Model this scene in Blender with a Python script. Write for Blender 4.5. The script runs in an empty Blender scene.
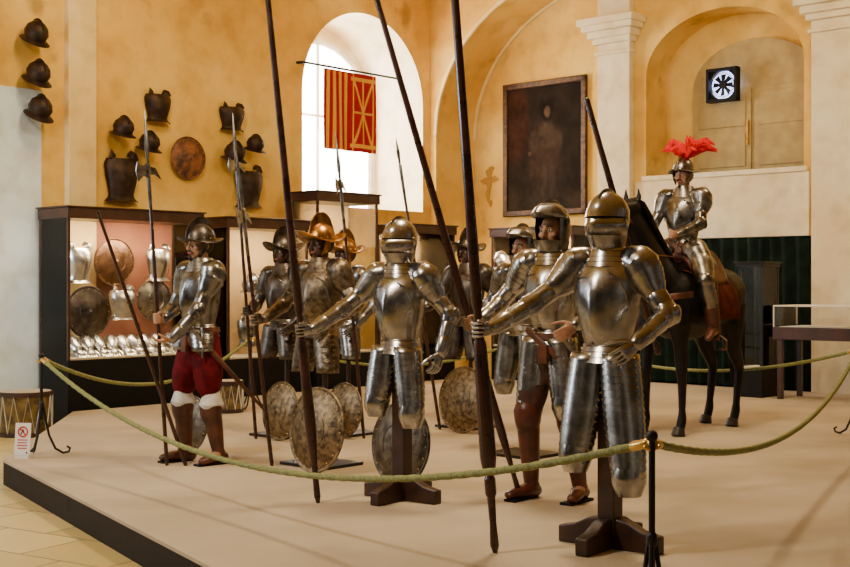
import bpy, bmesh, math, random
from mathutils import Vector as V, Matrix, noise
random.seed(7)
F=1250.0; H=1.4
D2R=math.radians
def G(px,y,z=0.0):
    Y=F*(H-z)/(y-283.5); return V(((px-425)*Y/F,Y,z))
def A(px,y,Y): return V(((px-425)*Y/F,Y,H+(283.5-y)*Y/F))
def lerp(a,b,t): return a+(b-a)*t
# ---------------------------------------------------------------- materials
def mat(name,c,rough=.5,metal=0,c2=None,scale=6,bump=0,bscale=60,detail=4,emit=0,rv=.1,spec=None,lo=.35,hi=.65):
    m=bpy.data.materials.new(name); m.use_nodes=True; nt=m.node_tree; N=nt.nodes; L=nt.links
    b=N['Principled BSDF']; tc=N.new('ShaderNodeTexCoord')
    nz=N.new('ShaderNodeTexNoise'); nz.inputs['Scale'].default_value=scale; nz.inputs['Detail'].default_value=detail
    L.new(tc.outputs['Object'],nz.inputs['Vector'])
    r=N.new('ShaderNodeValToRGB'); r.color_ramp.elements[0].position=lo; r.color_ramp.elements[1].position=hi
    c2=c2 or tuple(x*.75 for x in c)
    r.color_ramp.elements[0].color=(*c2,1); r.color_ramp.elements[1].color=(*c,1)
    L.new(nz.outputs['Fac'],r.inputs['Fac']); L.new(r.outputs['Color'],b.inputs['Base Color'])
    mr=N.new('ShaderNodeMapRange'); mr.inputs['To Min'].default_value=max(0,rough-rv); mr.inputs['To Max'].default_value=min(1,rough+rv)
    L.new(nz.outputs['Fac'],mr.inputs['Value']); L.new(mr.outputs['Result'],b.inputs['Roughness'])
    b.inputs['Metallic'].default_value=metal
    if spec is not None: b.inputs['Specular IOR Level'].default_value=spec
    if bump:
        n2=N.new('ShaderNodeTexNoise'); n2.inputs['Scale'].default_value=bscale; n2.inputs['Detail'].default_value=3
        L.new(tc.outputs['Object'],n2.inputs['Vector'])
        bp=N.new('ShaderNodeBump'); bp.inputs['Strength'].default_value=bump; bp.inputs['Distance'].default_value=.01
        L.new(n2.outputs['Fac'],bp.inputs['Height']); L.new(bp.outputs['Normal'],b.inputs['Normal'])
    if emit:
        L.new(r.outputs['Color'],b.inputs['Emission Color']); b.inputs['Emission Strength'].default_value=emit
    return m
STEEL=mat('steel',(.50,.49,.475),.26,1,(.27,.26,.25),9,.09,25,rv=.07)
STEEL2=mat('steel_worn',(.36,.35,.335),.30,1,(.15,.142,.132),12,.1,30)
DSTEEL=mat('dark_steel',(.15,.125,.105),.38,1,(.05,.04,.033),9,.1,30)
RUST=mat('browned_iron',(.070,.040,.024),.55,.7,(.023,.014,.010),8,.2,30)
BRONZE=mat('gilt_brass',(.55,.28,.08),.32,1,(.22,.10,.03),14,.15,60)
BRASS=mat('brass',(.75,.5,.15),.3,1)
GUNM=mat('lance_wood',(.052,.016,.010),.28,0,(.018,.006,.004),7,.05,20)
DWOOD=mat('dark_wood',(.050,.018,.010),.45,0,(.018,.007,.004),9,.1,30)
WOODC=mat('case_wood',(.062,.021,.011),.38,0,(.028,.010,.006),7)
IRON=mat('black_iron',(.012,.012,.012),.45,.4,(.007,.007,.007))
BLACK=mat('black_panel',(.006,.0055,.0055),.6,0,(.0035,.0035,.0035),spec=.2)
SLIT=mat('slit_shadow',(.003,.003,.003),.9,spec=.05)
LEATH=mat('brown_leather',(.12,.033,.013),.42,0,(.045,.013,.007),10,.15,40)
BELT=mat('belt_leather',(.16,.05,.02),.5,0,(.08,.025,.011),12)
SKIN=mat('skin',(.50,.27,.16),.5,0,(.43,.21,.12),9)
SKIND=mat('dark_head',(.10,.045,.026),.5,0,(.055,.025,.015),9)
EYEW=mat('eye_white',(.8,.78,.72),.3); EYED=mat('eye_dark',(.03,.015,.01),.3)
HAIR=mat('brown_hair',(.035,.017,.009),.6,0,(.015,.008,.005),40)
LIP=mat('lip',(.42,.11,.08),.5)
REDC=mat('red_cloth',(.15,.006,.010),.8,0,(.065,.003,.005),14,.3,50,spec=.12)
WHITEC=mat('white_cloth',(.78,.74,.66),.8,0,(.6,.57,.5),14,.3,50)
DCLOTH=mat('brown_cloth',(.09,.035,.02),.8,0,(.04,.016,.01),14,.3,50)
PLUME=mat('red_feather',(.85,.022,.018),.75,0,(.6,.008,.010),30,.4,90,emit=.06,spec=.1)  # feathers given a faint added glow, they are no light source
HORSE=mat('black_horse_coat',(.0075,.0055,.0045),.48,0,(.0035,.0028,.0024),12,.1,60,spec=.25)
HOOF=mat('hoof',(.03,.024,.02),.5)
CLOTHR=mat('saddle_cloth',(.12,.025,.010),.8,0,(.06,.010,.006),10,.2,60,spec=.1)
GOLDF=mat('gilt_dark_frame',(.10,.045,.014),.45,.5,(.03,.014,.007),20,.2,40)
ROPE=mat('olive_rope',(.27,.29,.075),.65,0,(.13,.145,.04),60,.3,150)
CASEIN=mat('case_lining',(.33,.12,.06),.8,0,(.25,.08,.04),4)
CASEIN2=mat('case_lining_cream',(.60,.40,.18),.8,0,(.50,.32,.13),4)
CASEFL=mat('case_shelf_cloth',(.85,.75,.5),.8,0,(.75,.63,.4),4)
DGREEN=mat('dark_green_panel',(.0045,.009,.0075),.95,0,(.003,.0055,.005),3,spec=.05)
DRAPE=mat('dark_green_drape',(.010,.020,.015),.9,0,(.005,.010,.008),5,.2,40,spec=.08)
SHUT=mat('cream_shutter',(.46,.34,.13),.65,0,(.36,.25,.085),5,.1,30)
PLATE_=mat('pale_armour',(.80,.78,.73),.30,1,(.55,.52,.46),9)
DRUMB=mat('drum_shell',(.30,.20,.06),.4,.6,(.10,.07,.03),12)
DRUMS=mat('drum_skin',(.6,.5,.35),.6)
CARD=mat('white_card',(.85,.82,.76),.6,0,(.8,.77,.7)); REDP=mat('red_print',(.7,.03,.02),.5); TXTW=mat('white_lettering',(.85,.83,.8),.6,emit=.3)  # lettering brightened by an added glow, the panel itself is unlit
FANG=mat('fan_daylight',(.55,.62,1.0),.5,0,(.45,.55,1.0),3,emit=4.5)
WING=mat('window_daylight',(1,.99,.96),.5,0,(.94,.96,1.0),1.2,emit=14)
WFRAME=mat('window_frame_paint',(.75,.72,.62),.6)
def plaster(name,a,b,c,dark=(.30,.22,.12),st=.7):
    m=bpy.data.materials.new(name); m.use_nodes=True; nt=m.node_tree; N=nt.nodes; L=nt.links; p=N['Principled BSDF']
    tc=N.new('ShaderNodeTexCoord')
    def ns(sc,d=6):
        n=N.new('ShaderNodeTexNoise'); n.inputs['Scale'].default_value=sc; n.inputs['Detail'].default_value=d; L.new(tc.outputs['Object'],n.inputs['Vector']); return n
    n1=ns(.7); n2=ns(3.2); n3=ns(1.7,9)
    r=N.new('ShaderNodeValToRGB'); e=r.color_ramp.elements; e[0].position=.33;e[1].position=.68; e[0].color=(*b,1);e[1].color=(*c,1)
    x=e.new(.5); x.color=(*a,1); L.new(n1.outputs['Fac'],r.inputs['Fac'])
    mx=N.new('ShaderNodeMix'); mx.data_type='RGBA'; mx.blend_type='MULTIPLY'; mx.inputs['Factor'].default_value=.55
    r2=N.new('ShaderNodeValToRGB'); r2.color_ramp.elements[0].position=.3; r2.color_ramp.elements[1].position=.55; r2.color_ramp.elements[0].color=(.68,.60,.44,1); r2.color_ramp.elements[1].color=(1,1,1,1)
    L.new(n2.outputs['Fac'],r2.inputs['Fac']); L.new(r.outputs['Color'],mx.inputs['A']); L.new(r2.outputs['Color'],mx.inputs['B'])
    m2=N.new('ShaderNodeMix'); m2.data_type='RGBA'
    r3=N.new('ShaderNodeValToRGB'); r3.color_ramp.elements[0].position=.62; r3.color_ramp.elements[1].position=.74; r3.color_ramp.elements[0].color=(0,0,0,1); r3.color_ramp.elements[1].color=(st,st,st,1)
    L.new(n3.outputs['Fac'],r3.inputs['Fac']); L.new(r3.outputs['Color'],m2.inputs['Factor']); L.new(mx.outputs['Result'],m2.inputs['A']); m2.inputs['B'].default_value=(*dark,1)
    L.new(m2.outputs['Result'],p.inputs['Base Color']); p.inputs['Roughness'].default_value=.9; p.inputs['Specular IOR Level'].default_value=.1
    bp=N.new('ShaderNodeBump'); bp.inputs['Strength'].default_value=.25; bp.inputs['Distance'].default_value=.02
    L.new(n2.outputs['Fac'],bp.inputs['Height']); L.new(bp.outputs['Normal'],p.inputs['Normal'])
    return m
YEL=plaster('ochre_plaster',(.78,.49,.105),(.65,.37,.065),(.86,.62,.20),(.30,.17,.05))
CREAM=plaster('cream_plaster',(.84,.73,.50),(.80,.65,.40),(.88,.80,.62),(.5,.38,.22),.4)
PALEY=plaster('pale_yellow_plaster',(.82,.62,.28),(.76,.54,.21),(.86,.71,.38),(.45,.30,.13),.4)
WGLOW=plaster('painted_window_glow',(.70,.82,.88),(.62,.76,.84),(.80,.88,.92),(.5,.55,.55),.3)  # cool window light on the wall painted into the colour
CARPET=mat('beige_carpet',(.56,.455,.315),.95,0,(.43,.345,.23),.9,.5,260,9,spec=.05,lo=.32,hi=.60)
def stone():
    m=bpy.data.materials.new('stone_floor'); m.use_nodes=True; nt=m.node_tree; N=nt.nodes; L=nt.links; p=N['Principled BSDF']
    tc=N.new('ShaderNodeTexCoord'); mp=N.new('ShaderNodeMapping'); mp.inputs['Rotation'].default_value=(0,0,D2R(32)); L.new(tc.outputs['Object'],mp.inputs['Vector'])
    br=N.new('ShaderNodeTexBrick'); br.inputs['Scale'].default_value=1.0; br.inputs['Brick Width'].default_value=.7; br.inputs['Row Height'].default_value=.5; br.inputs['Mortar Size'].default_value=.008
    br.inputs['Color1'].default_value=(.72,.55,.21,1); br.inputs['Color2'].default_value=(.58,.43,.15,1); br.inputs['Mortar'].default_value=(.24,.17,.07,1)
    L.new(mp.outputs['Vector'],br.inputs['Vector'])
    n=N.new('ShaderNodeTexNoise'); n.inputs['Scale'].default_value=3; n.inputs['Detail'].default_value=8; L.new(tc.outputs['Object'],n.inputs['Vector'])
    mx=N.new('ShaderNodeMix'); mx.data_type='RGBA'; mx.blend_type='MULTIPLY'; mx.inputs['Factor'].default_value=.5
    L.new(br.outputs['Color'],mx.inputs['A']); L.new(n.outputs['Color'],mx.inputs['B'])
    mm=N.new('ShaderNodeMix'); mm.data_type='RGBA'; mm.inputs['Factor'].default_value=.6; L.new(mx.outputs['Result'],mm.inputs['A']); L.new(br.outputs['Color'],mm.inputs['B'])
    L.new(mm.outputs['Result'],p.inputs['Base Color']); p.inputs['Roughness'].default_value=.4
    return m
STONE=stone()
def glass():
    m=bpy.data.materials.new('case_glass'); m.use_nodes=True; nt=m.node_tree; N=nt.nodes; L=nt.links
    for n in list(N):
        if n.type!='OUTPUT_MATERIAL': N.remove(n)
    o=[n for n in N if n.type=='OUTPUT_MATERIAL'][0]
    t=N.new('ShaderNodeBsdfTransparent'); g=N.new('ShaderNodeBsdfGlossy'); g.inputs['Roughness'].default_value=.03
    f=N.new('ShaderNodeFresnel'); f.inputs['IOR'].default_value=1.35
    mx=N.new('ShaderNodeMixShader'); L.new(f.outputs['Fac'],mx.inputs['Fac']); L.new(t.outputs[0],mx.inputs[1]); L.new(g.outputs[0],mx.inputs[2]); L.new(mx.outputs[0],o.inputs['Surface'])
    return m
GLASS=glass()
def attrmat(name,rough=.6,spec=.3):
    m=bpy.data.materials.new(name); m.use_nodes=True; nt=m.node_tree; N=nt.nodes
    a=N.new('ShaderNodeAttribute'); a.attribute_name='Col'; nt.links.new(a.outputs['Color'],N['Principled BSDF'].inputs['Base Color']); N['Principled BSDF'].inputs['Roughness'].default_value=rough; N['Principled BSDF'].inputs['Specular IOR Level'].default_value=spec
    return m
PAINT=attrmat('oil_paint',.85,.06); FLAGM=attrmat('flag_cloth',.9,.05)
# ---------------------------------------------------------------- mesh builder
def samp(pts,vals,t):
    n=len(pts); ls=[0]
    for i in range(1,n): ls.append(ls[-1]+(pts[i]-pts[i-1]).length)
    T=t*ls[-1]
    for i in range(1,n):
        if T<=ls[i] or i==n-1:
            k=(T-ls[i-1])/max(1e-9,ls[i]-ls[i-1]); a,b=vals[i-1],vals[i]
            r=tuple(lerp(x,y,k) for x,y in zip(a,b)) if isinstance(a,tuple) else lerp(a,b,k)
            return pts[i-1].lerp(pts[i],k),r
class MB:
    def __init__(s): s.v=[];s.f=[];s.m=[];s.k=0
    def add(s,vs,fs):
        o=len(s.v); s.v.extend([tuple(p) for p in vs])
        for f in fs: s.f.append([i+o for i in f]); s.m.append(s.k)
        return s
    def xf(s,M,start=0):
        for i in range(start,len(s.v)): s.v[i]=tuple(M@V(s.v[i]))
        return s
    def loft(s,rings,closed=True,cap=True):
        n=len(rings[0]); fs=[]
        for i in range(len(rings)-1):
            for j in range(n if closed else n-1):
                a=i*n+j;b=i*n+(j+1)%n; fs.append([a,b,b+n,a+n])
        if cap and closed: fs.append(list(range(n))[::-1]); fs.append([(len(rings)-1)*n+j for j in range(n)])
        return s.add([p for r in rings for p in r],fs)
    def tube(s,pts,rad,n=12,ref=None,rnd=True,lob=0,tw=0,lames=0,step=.035):
        pts=[V(p) for p in pts]
        if not isinstance(rad,(list,)): rad=[rad]*len(pts)
        rad=[r if isinstance(r,tuple) else (r,r) for r in rad]
        if lames:
            P=[];R=[]
            for i in range(lames):
                a,ra=samp(pts,rad,i/lames); b,rb=samp(pts,rad,(i+1)/lames-.002)
                P+=[a,b]; R+=[(ra[0]*(1+step),ra[1]*(1+step)),(rb[0]*(1-step*.4),rb[1]*(1-step*.4))]
            pts,rad=P,R
        if rnd:
            t=(pts[0]-pts[1]).normalized(); m=min(rad[0]); a=pts[0]; r=rad[0]
            e=(pts[-1]-pts[-2]).normalized(); m2=min(rad[-1]); b=pts[-1]; r2=rad[-1]
            pts=[a+t*m*.92,a+t*m*.6]+pts+[b+e*m2*.6,b+e*m2*.92]
            rad=[(r[0]*.35,r[1]*.35),(r[0]*.8,r[1]*.8)]+rad+[(r2[0]*.8,r2[1]*.8),(r2[0]*.35,r2[1]*.35)]
        d=(pts[-1]-pts[0])
        if ref is None: ref=V((0,1,0)) if abs(d.z)>=.7*d.length else V((0,0,1))
        ref=V(ref); rings=[]; L=0
        for i,p in enumerate(pts):
            a=pts[max(0,i-1)]; b=pts[min(len(pts)-1,i+1)]; t=(b-a)
            if t.length<1e-9: t=V(d)
            t.normalize(); side=t.cross(ref)
            if side.length<1e-3: side=t.cross(V((1,0,0)))
            side.normalize(); o=side.cross(t); ring=[]
            if i: L+=(p-pts[i-1]).length
            for j in range(n):
                an=2*math.pi*j/n; k=1+(lob*math.cos(3*an+L*tw) if lob else 0)
                ring.append(p+side*rad[i][0]*k*math.cos(an)+o*rad[i][1]*k*math.sin(an))
            rings.append(ring)
        return s.loft(rings)
    def shell(s,secs,a0=-180,a1=180,n=28,keel=0,kw=.35,cap=False):
        rings=[]; full=(a1-a0)>=359.9
        for q in secs:
            cx,cy,z,rx,ry=q[:5]; kk=q[5] if len(q)>5 else keel
            r=[]
            for j in range(n if full else n+1):
                a=D2R(a0+(a1-a0)*j/n); aw=(a+math.pi)%(2*math.pi)-math.pi
                k=1+kk*math.exp(-(aw/kw)**2)
                r.append((cx+rx*math.sin(a),cy-ry*math.cos(a)*k,z))
            rings.append(r)
        return s.loft(rings,full,cap)
    def lshell(s,top,bot,k,fn,a0,a1,n=20,step=.03):
        secs=[]
        for i in range(k):
            for t,m in ((i/k,1-step*.3),((i+1)/k-.002,1+step)):
                cx,cy,rx,ry=fn(t); secs.append((cx,cy,lerp(top,bot,t),rx*m,ry*m))
        return s.shell(secs,a0,a1,n)
    def lathe(s,prof,n=24,M=None):
        st=len(s.v)
        rings=[[(max(r,1e-4)*math.cos(2*math.pi*j/n),max(r,1e-4)*math.sin(2*math.pi*j/n),z) for j in range(n)] for r,z in prof]
        s.loft(rings)
        if M is not None: s.xf(M,st)
        return s
    def box(s,c,d,M=None):
        x,y,z=(q/2 for q in d); st=len(s.v)
        s.add([(c[0]+i*x,c[1]+j*y,c[2]+k*z) for i in(-1,1) for j in(-1,1) for k in(-1,1)],
              [[0,1,3,2],[4,6,7,5],[0,4,5,1],[2,3,7,6],[0,2,6,4],[1,5,7,3]])
        if M is not None: s.xf(M,st)
        return s
    def ball(s,c,r,n=14,m=9):
        if not isinstance(r,tuple): r=(r,r,r)
        c=V(c); rings=[]
        for i in range(m+1):
            ph=math.pi*(i/m)*.98+.01*math.pi
            rings.append([(c.x+r[0]*math.sin(ph)*math.cos(2*math.pi*j/n),c.y+r[1]*math.sin(ph)*math.sin(2*math.pi*j/n),c.z-r[2]*math.cos(ph)) for j in range(n)])
        return s.loft(rings)
    def poly(s,p2,th,M=None):
        n=len(p2); st=len(s.v)
        s.add([(x,-th/2,z) for x,z in p2]+[(x,th/2,z) for x,z in p2],
              [list(range(n)),list(range(2*n-1,n-1,-1))]+[[i,(i+1)%n,n+(i+1)%n,n+i] for i in range(n)])
        if M is not None: s.xf(M,st)
        return s
def link(o): bpy.context.scene.collection.objects.link(o); return o
def setp(o,label=None,cat=None,group=None,kind=None):
    if label: o['label']=label
    if cat: o['category']=cat
    if group: o['group']=group
    if kind: o['kind']=kind
    return o
def mk(name,mb,mats,parent=None,ang=38,label=None,cat=None,group=None,kind=None,loc=None,rot=None,bev=0,fixn=True):
    me=bpy.data.meshes.new(name); me.from_pydata(mb.v,[],mb.f)
    if not isinstance(mats,(list,tuple)): mats=[mats]
    for m in mats: me.materials.append(m)
    me.polygons.foreach_set('material_index',mb.m)
    if fixn:
        bm=bmesh.new(); bm.from_mesh(me); bmesh.ops.recalc_face_normals(bm,faces=bm.faces); bm.to_mesh(me); bm.free()
    me.polygons.foreach_set('use_smooth',[True]*len(me.polygons)); me.set_sharp_from_angle(angle=D2R(ang)); me.update()
    o=link(bpy.data.objects.new(name,me))
    if parent: o.parent=parent
    if loc is not None: o.location=loc
    if rot is not None: o.rotation_euler=(0,0,rot) if not isinstance(rot,tuple) else rot
    if bev:
        b=o.modifiers.new('bevel','BEVEL'); b.width=bev; b.segments=2; b.limit_method='ANGLE'
    return setp(o,label,cat,group,kind)
def root(name,label,cat,loc=(0,0,0),rot=0,sc=1,group=None):
    e=link(bpy.data.objects.new(name,None)); e.empty_display_size=.1
    e.location=loc; e.rotation_euler=(0,0,rot); e.scale=(sc,sc,sc)
    return setp(e,label,cat,group)
def wmat(loc,rot,sc=1): return Matrix.Translation(V(loc))@Matrix.Rotation(rot,4,'Z')@Matrix.Scale(sc,4)
def remesh(o,v,sm=4):
    r=o.modifiers.new('remesh','REMESH'); r.mode='VOXEL'; r.voxel_size=v; r.use_smooth_shade=True
    s=o.modifiers.new('smooth','SMOOTH'); s.factor=.5; s.iterations=sm
# ---------------------------------------------------------------- room shell
th=D2R(48); d1=V((math.cos(th),math.sin(th),0)); n1=V((-math.sin(th),math.cos(th),0))
QL=V((-4.45,14.34,0)); CR=QL+d1*7.72; d2=V((math.cos(th-math.pi/2),math.sin(th-math.pi/2),0)); n2=d1.copy()
FL=QL-n1*.65
def wp(O,d,n,t,z,s=0): p=O+d*t+n*s; return V((p.x,p.y,z))
def tpx(O,d,n,px,s=0):
    k=(px-425)/F; o=O+n*s; return (k*o.y-o.x)/(d.x-k*d.y)
def wpt(O,d,n,px,y,s=0):
    t=tpx(O,d,n,px,s); p=O+d*t+n*s; return V((p.x,p.y,H+(283.5-y)*p.y/F))
ZC=5.9
def wall(name,O,d,n,ta,tb,z0,z1,op,mats):
    mb=MB(); w=lambda t,z,s=0: wp(O,d,n,t,z,s)
    a,b,zs,zsp,dep=op[:5]; R=(b-a)/2; rz=op[5] if len(op)>5 else R; N=28
    for q in ([(ta,z0),(a,z0),(a,z1),(ta,z1)],[(b,z0),(tb,z0),(tb,z1),(b,z1)],[(a,z0),(b,z0),(b,zs),(a,zs)]):
        mb.add([w(*p) for p in q],[[0,1,2,3]])
    arc=[((a+b)/2-R*math.cos(math.pi*i/N),zsp+rz*math.sin(math.pi*i/N)) for i in range(N+1)]
    mb.add([w(t,z) for t,z in arc]+[w(t,z1) for t,z in arc],[[i,i+1,N+2+i,N+1+i] for i in range(N)])
    prof=[(a,zs)]+arc+[(b,zs)]; M=len(prof)
    mb.k=1 if len(mats)>1 else 0
    mb.add([w(t,z) for t,z in prof]+[w(t,z,dep) for t,z in prof],[[i,(i+1)%M,M+(i+1)%M,M+i] for i in range(M)])
    mb.add([w(t,z,dep) for t,z in prof],[list(range(M))])
    return mk(name,mb,mats,kind='structure',ang=30,fixn=False)
wall('wall_left',QL,d1,n1,-6,7.72,-.2,ZC+.3,(4.1,6.6,2.5,4.1,1.1),[YEL,CREAM])
nL=tpx(CR,d2,n2,646); nR=tpx(CR,d2,n2,804)
wall('wall_right',CR,d2,n2,0,12,-.2,ZC+.3,(nL,nR,2.93,4.35,.55,.82),[YEL,YEL])
mb=MB(); N=20; cv=[(.12+2.62*(1-math.cos(math.pi/2*i/N)),3.7+2.15*math.sin(math.pi/2*i/N)) for i in range(N+1)]
cv=[(.12,-.2)]+cv
w=lambda t,z,s: wp(CR,d2,n2,t,z,s); M=len(cv)
mb.add([w(t,z,0) for t,z in cv]+[w(t,z,-.95) for t,z in cv],[[i,i+1,M+i+1,M+i] for i in range(M-1)])
mb.add([w(t,z,-.95) for t,z in cv]+[w(t,ZC+.3,-.95) for t,z in cv],[[i,i+1,M+i+1,M+i] for i in range(1,M-1)])
mb.add([w(0,-.2,-.95),w(.12,-.2,-.95),w(.12,3.7,-.95),w(.12,ZC+.3,-.95),w(0,ZC+.3,-.95)],[[0,1,2,3,4]])
mk('trim_1',mb,YEL,kind='structure',ang=30,fixn=False)
mb=MB()
mb.tube([w(t+.0,z,-.955) for t,z in cv[1:]],.03,8); mb.tube([w(t,z,-.02) for t,z in cv[1:]],.035,8)
mk('trim_2',mb,PALEY,kind='structure')
mb=MB(); mb.add([(-12,-4,ZC),(14,-4,ZC),(14,24,ZC),(-12,24,ZC)],[[0,1,2,3]]); mk('ceiling',mb,YEL,kind='structure')
mb=MB(); mb.add([(-14,-4,-.2),(14,-4,-.2),(14,24,-.2),(-14,24,-.2)],[[0,1,2,3]]); mk('floor',mb,STONE,kind='structure')
def pil(name,O,d,n,a,b,z0,z1,capz,mt,p=.12):
    mb=MB(); ang=math.atan2(d.y,d.x)
    def bx(t0,t1,za,zb,s):
        c=wp(O,d,n,(t0+t1)/2,(za+zb)/2,-s/2); mb.box((0,0,0),(t1-t0,s,zb-za),Matrix.Translation(c)@Matrix.Rotation(ang,4,'Z'))
    bx(a,b,z0,z1,p)
    if capz:
        for i,(dz,ex,s) in enumerate(((0,.03,.04),(.16,.05,.07),(.24,.10,.13),(.34,.16,.20),(.42,.2,.26))):
            bx(a-ex,b+ex,capz+dz,capz+dz+(.05 if i==0 else .10),p+s)
    return mk(name,mb,mt,kind='structure',bev=.01)
pil('trim_3',CR,d2,n2,tpx(CR,d2,n2,602),tpx(CR,d2,n2,634),-.2,ZC,4.72,CREAM)
pil('trim_4',CR,d2,n2,tpx(CR,d2,n2,815),tpx(CR,d2,n2,905),-.2,ZC,4.62,CREAM)
pil('trim_5',QL,d1,n1,tpx(QL,d1,n1,64),tpx(QL,d1,n1,92),-.2,ZC,None,PALEY,.10)
def wbox(name,O,d,n,t0,t1,za,zb,s0,s1,mt,**k):
    ang=math.atan2(d.y,d.x); c=wp(O,d,n,(t0+t1)/2,(za+zb)/2,(s0+s1)/2)
    mb=MB(); mb.box((0,0,0),(t1-t0,abs(s1-s0),zb-za)); return mk(name,mb,mt,loc=c,rot=ang,bev=.008,**k)
wbox('trim_6',CR,d2,n2,nL-.05,nR+.05,2.86,2.93,-.05,.5,CREAM,kind='structure')
wbox('trim_7',CR,d2,n2,tpx(CR,d2,n2,636),nR+.08,2.02,2.86,-.03,0,CREAM,kind='structure')
wbox('trim_8',QL,d1,n1,-5.9,tpx(QL,d1,n1,41),-.2,3.62,-.015,0,WGLOW,kind='structure')  # thin added panel carrying the painted bluish window light
wbox('baseboard_right',CR,d2,n2,2.5,9,-.2,2.02,-.035,0,DGREEN,kind='structure')
# dark drape with folds along the wall
dt0=tpx(CR,d2,n2,636); dt1=tpx(CR,d2,n2,812); mb=MB(); NN=150; rows=[]
for z in (2.0,1.9,1.4,.8,.03):
    rows.append([wp(CR,d2,n2,lerp(dt0,dt1,i/NN),z+(.012*math.sin(i*.5) if z>1.95 else 0),-.10-(.030+.012*(2-z))*math.sin(i*.62+.9*math.sin(i*.11)+z*.3)) for i in range(NN+1)])
mb.loft(rows,False,False); mk('drape',mb,DRAPE,label='dark green pleated drape hung low along the wall behind the horse',cat='curtain',ang=80)
sh=root('window_shutter','cream painted wooden shutter doors closing the arched wall niche','shutter',wp(CR,d2,n2,lerp(nL,nR,.2),2.94,.50),math.atan2(d2.y,d2.x))
Wn=(nR-nL)*.78
mb=MB(); mb.box((Wn/2,.02,.62),(Wn,.03,1.24)); mk('shutter_backing',mb,SHUT,sh)
for i in range(2):
    mb=MB(); x0=i*Wn/2+.02; x1=(i+1)*Wn/2-.02
    mb.box(((x0+x1)/2,-.01,.6),(x1-x0,.03,1.16))
    for q in range(2):
        mb.box(((x0+x1)/2,-.03,.32+q*.56),(x1-x0-.16,.02,.46))
    mk('shutter_leaf',mb,SHUT,sh,bev=.006)
mb=MB(); mb.box((Wn/2-.06,-.05,.55),(.03,.03,.34)); mk('shutter_bolt',mb,BRASS,sh)
mb=MB(); ar=[(Wn/2-Wn/2*math.cos(math.pi*i/16),1.24+.62*math.sin(math.pi*i/16)) for i in range(17)]
mb.poly(ar,.03,Matrix.Translation((0,.02,0))); mk('shutter_fanlight_panel',mb,SHUT,sh)
fc=wpt(CR,d2,n2,723,85,.36); fan=root('ventilation_fan','square black wall ventilator with daylight showing round its blades','fan',fc,math.atan2(d2.y,d2.x))
mb=MB()
for sx in(-1,1):
    mb.box((sx*.215,0,0),(.04,.12,.47)); mb.box((0,0,sx*.215),(.47,.12,.04))
RR=.20
for q in range(4):
    a0=q*math.pi/2; c=[(RR*math.cos(a0+math.pi/2*i/8),RR*math.sin(a0+math.pi/2*i/8)) for i in range(9)]
    cx=.235*(1 if math.cos(a0+.78)>0 else -1); cz=.235*(1 if math.sin(a0+.78)>0 else -1)
    mb.poly(c+[(cx,cz)],.03)
mk('fan_frame',mb,BLACK,fan)
mb=MB(); mb.lathe([(0,-.005),(.20,-.005),(.20,.005),(0,.005)],32,Matrix.Translation((0,.05,0))@Matrix.Rotation(math.pi/2,4,'X')); mk('fan_opening',mb,FANG,fan)
mb=MB()
for i in range(8):
    a=i*math.pi/4; M=Matrix.Rotation(a,4,'Y')@Matrix.Rotation(.3,4,'Z'); mb.poly([(-.02,.05),(.02,.05),(.05,.15),(-.03,.15)],.006,M)
mb.lathe([(0,-.02),(.055,-.02),(.055,.02),(0,.02)],20,Matrix.Rotation(math.pi/2,4,'X'))
mb.tube([(.17*math.cos(2*math.pi*i/24),-.01,.17*math.sin(2*math.pi*i/24)) for i in range(25)],.006,6,ref=(0,1,0),rnd=False)
mk('fan_blades',mb,BLACK,fan)
t0,t1=4.2,6.5
mb=MB(); R=(t1-t0)/2; arc=[((t0+t1)/2-R*math.cos(math.pi*i/20),3.95+R*.98*math.sin(math.pi*i/20)) for i in range(21)]
pr=[(t0,2.55)]+arc+[(t1,2.55)]
mb.add([wp(QL,d1,n1,t,z,1.08) for t,z in pr],[list(range(len(pr)))])
win=mk('window_1',mb,WING,kind='structure')
mb=MB()
mb.tube([wp(QL,d1,n1,t,z,1.03) for t,z in pr],.05,6,rnd=False)
mb.tube([wp(QL,d1,n1,t0+R,2.55,1.03),wp(QL,d1,n1,t0+R,3.95+R*.97,1.03)],.025,6,rnd=False)
mb.tube([wp(QL,d1,n1,t0,3.95,1.03),wp(QL,d1,n1,t1,3.95,1.03)],.022,6,rnd=False)
mk('window_frame',mb,WFRAME,win)
# ---------------------------------------------------------------- platform
A0=V((-3.36,9.95,0)); poly=[A0,V((1.55,1.9,0)),V((9,1.9,0)),V((9.5,10.2,0))]
pc=[FL+d1*(-.1)-n1*.25, FL+d1*6.4-n1*.25]
poly+=[wp(CR,d2,n2,9.5,0,-.06),wp(CR,d2,n2,2.55,0,-.06),wp(CR,d2,n2,2.55,0,-.9),pc[1],pc[0]]
plat=root('display_platform','low raised display platform covered with sandy beige carpet','platform',(0,0,0))
n=len(poly); mb=MB(); mb.add([(p.x,p.y,0) for p in poly]+[(p.x,p.y,-.02) for p in poly],[list(range(n))]+[[i,(i+1)%n,n+(i+1)%n,n+i] for i in range(n)]); mk('carpet',mb,CARPET,plat)
mb=MB(); mb.add([(p.x*.999,p.y,-.02) for p in poly]+[(p.x*.999,p.y,-.2) for p in poly],[[i,(i+1)%n,n+(i+1)%n,n+i] for i in range(n)]); mk('platform_fascia',mb,mat('fascia_wood',(.022,.015,.013),.7,0,(.012,.008,.007),spec=.12),plat)
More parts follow.
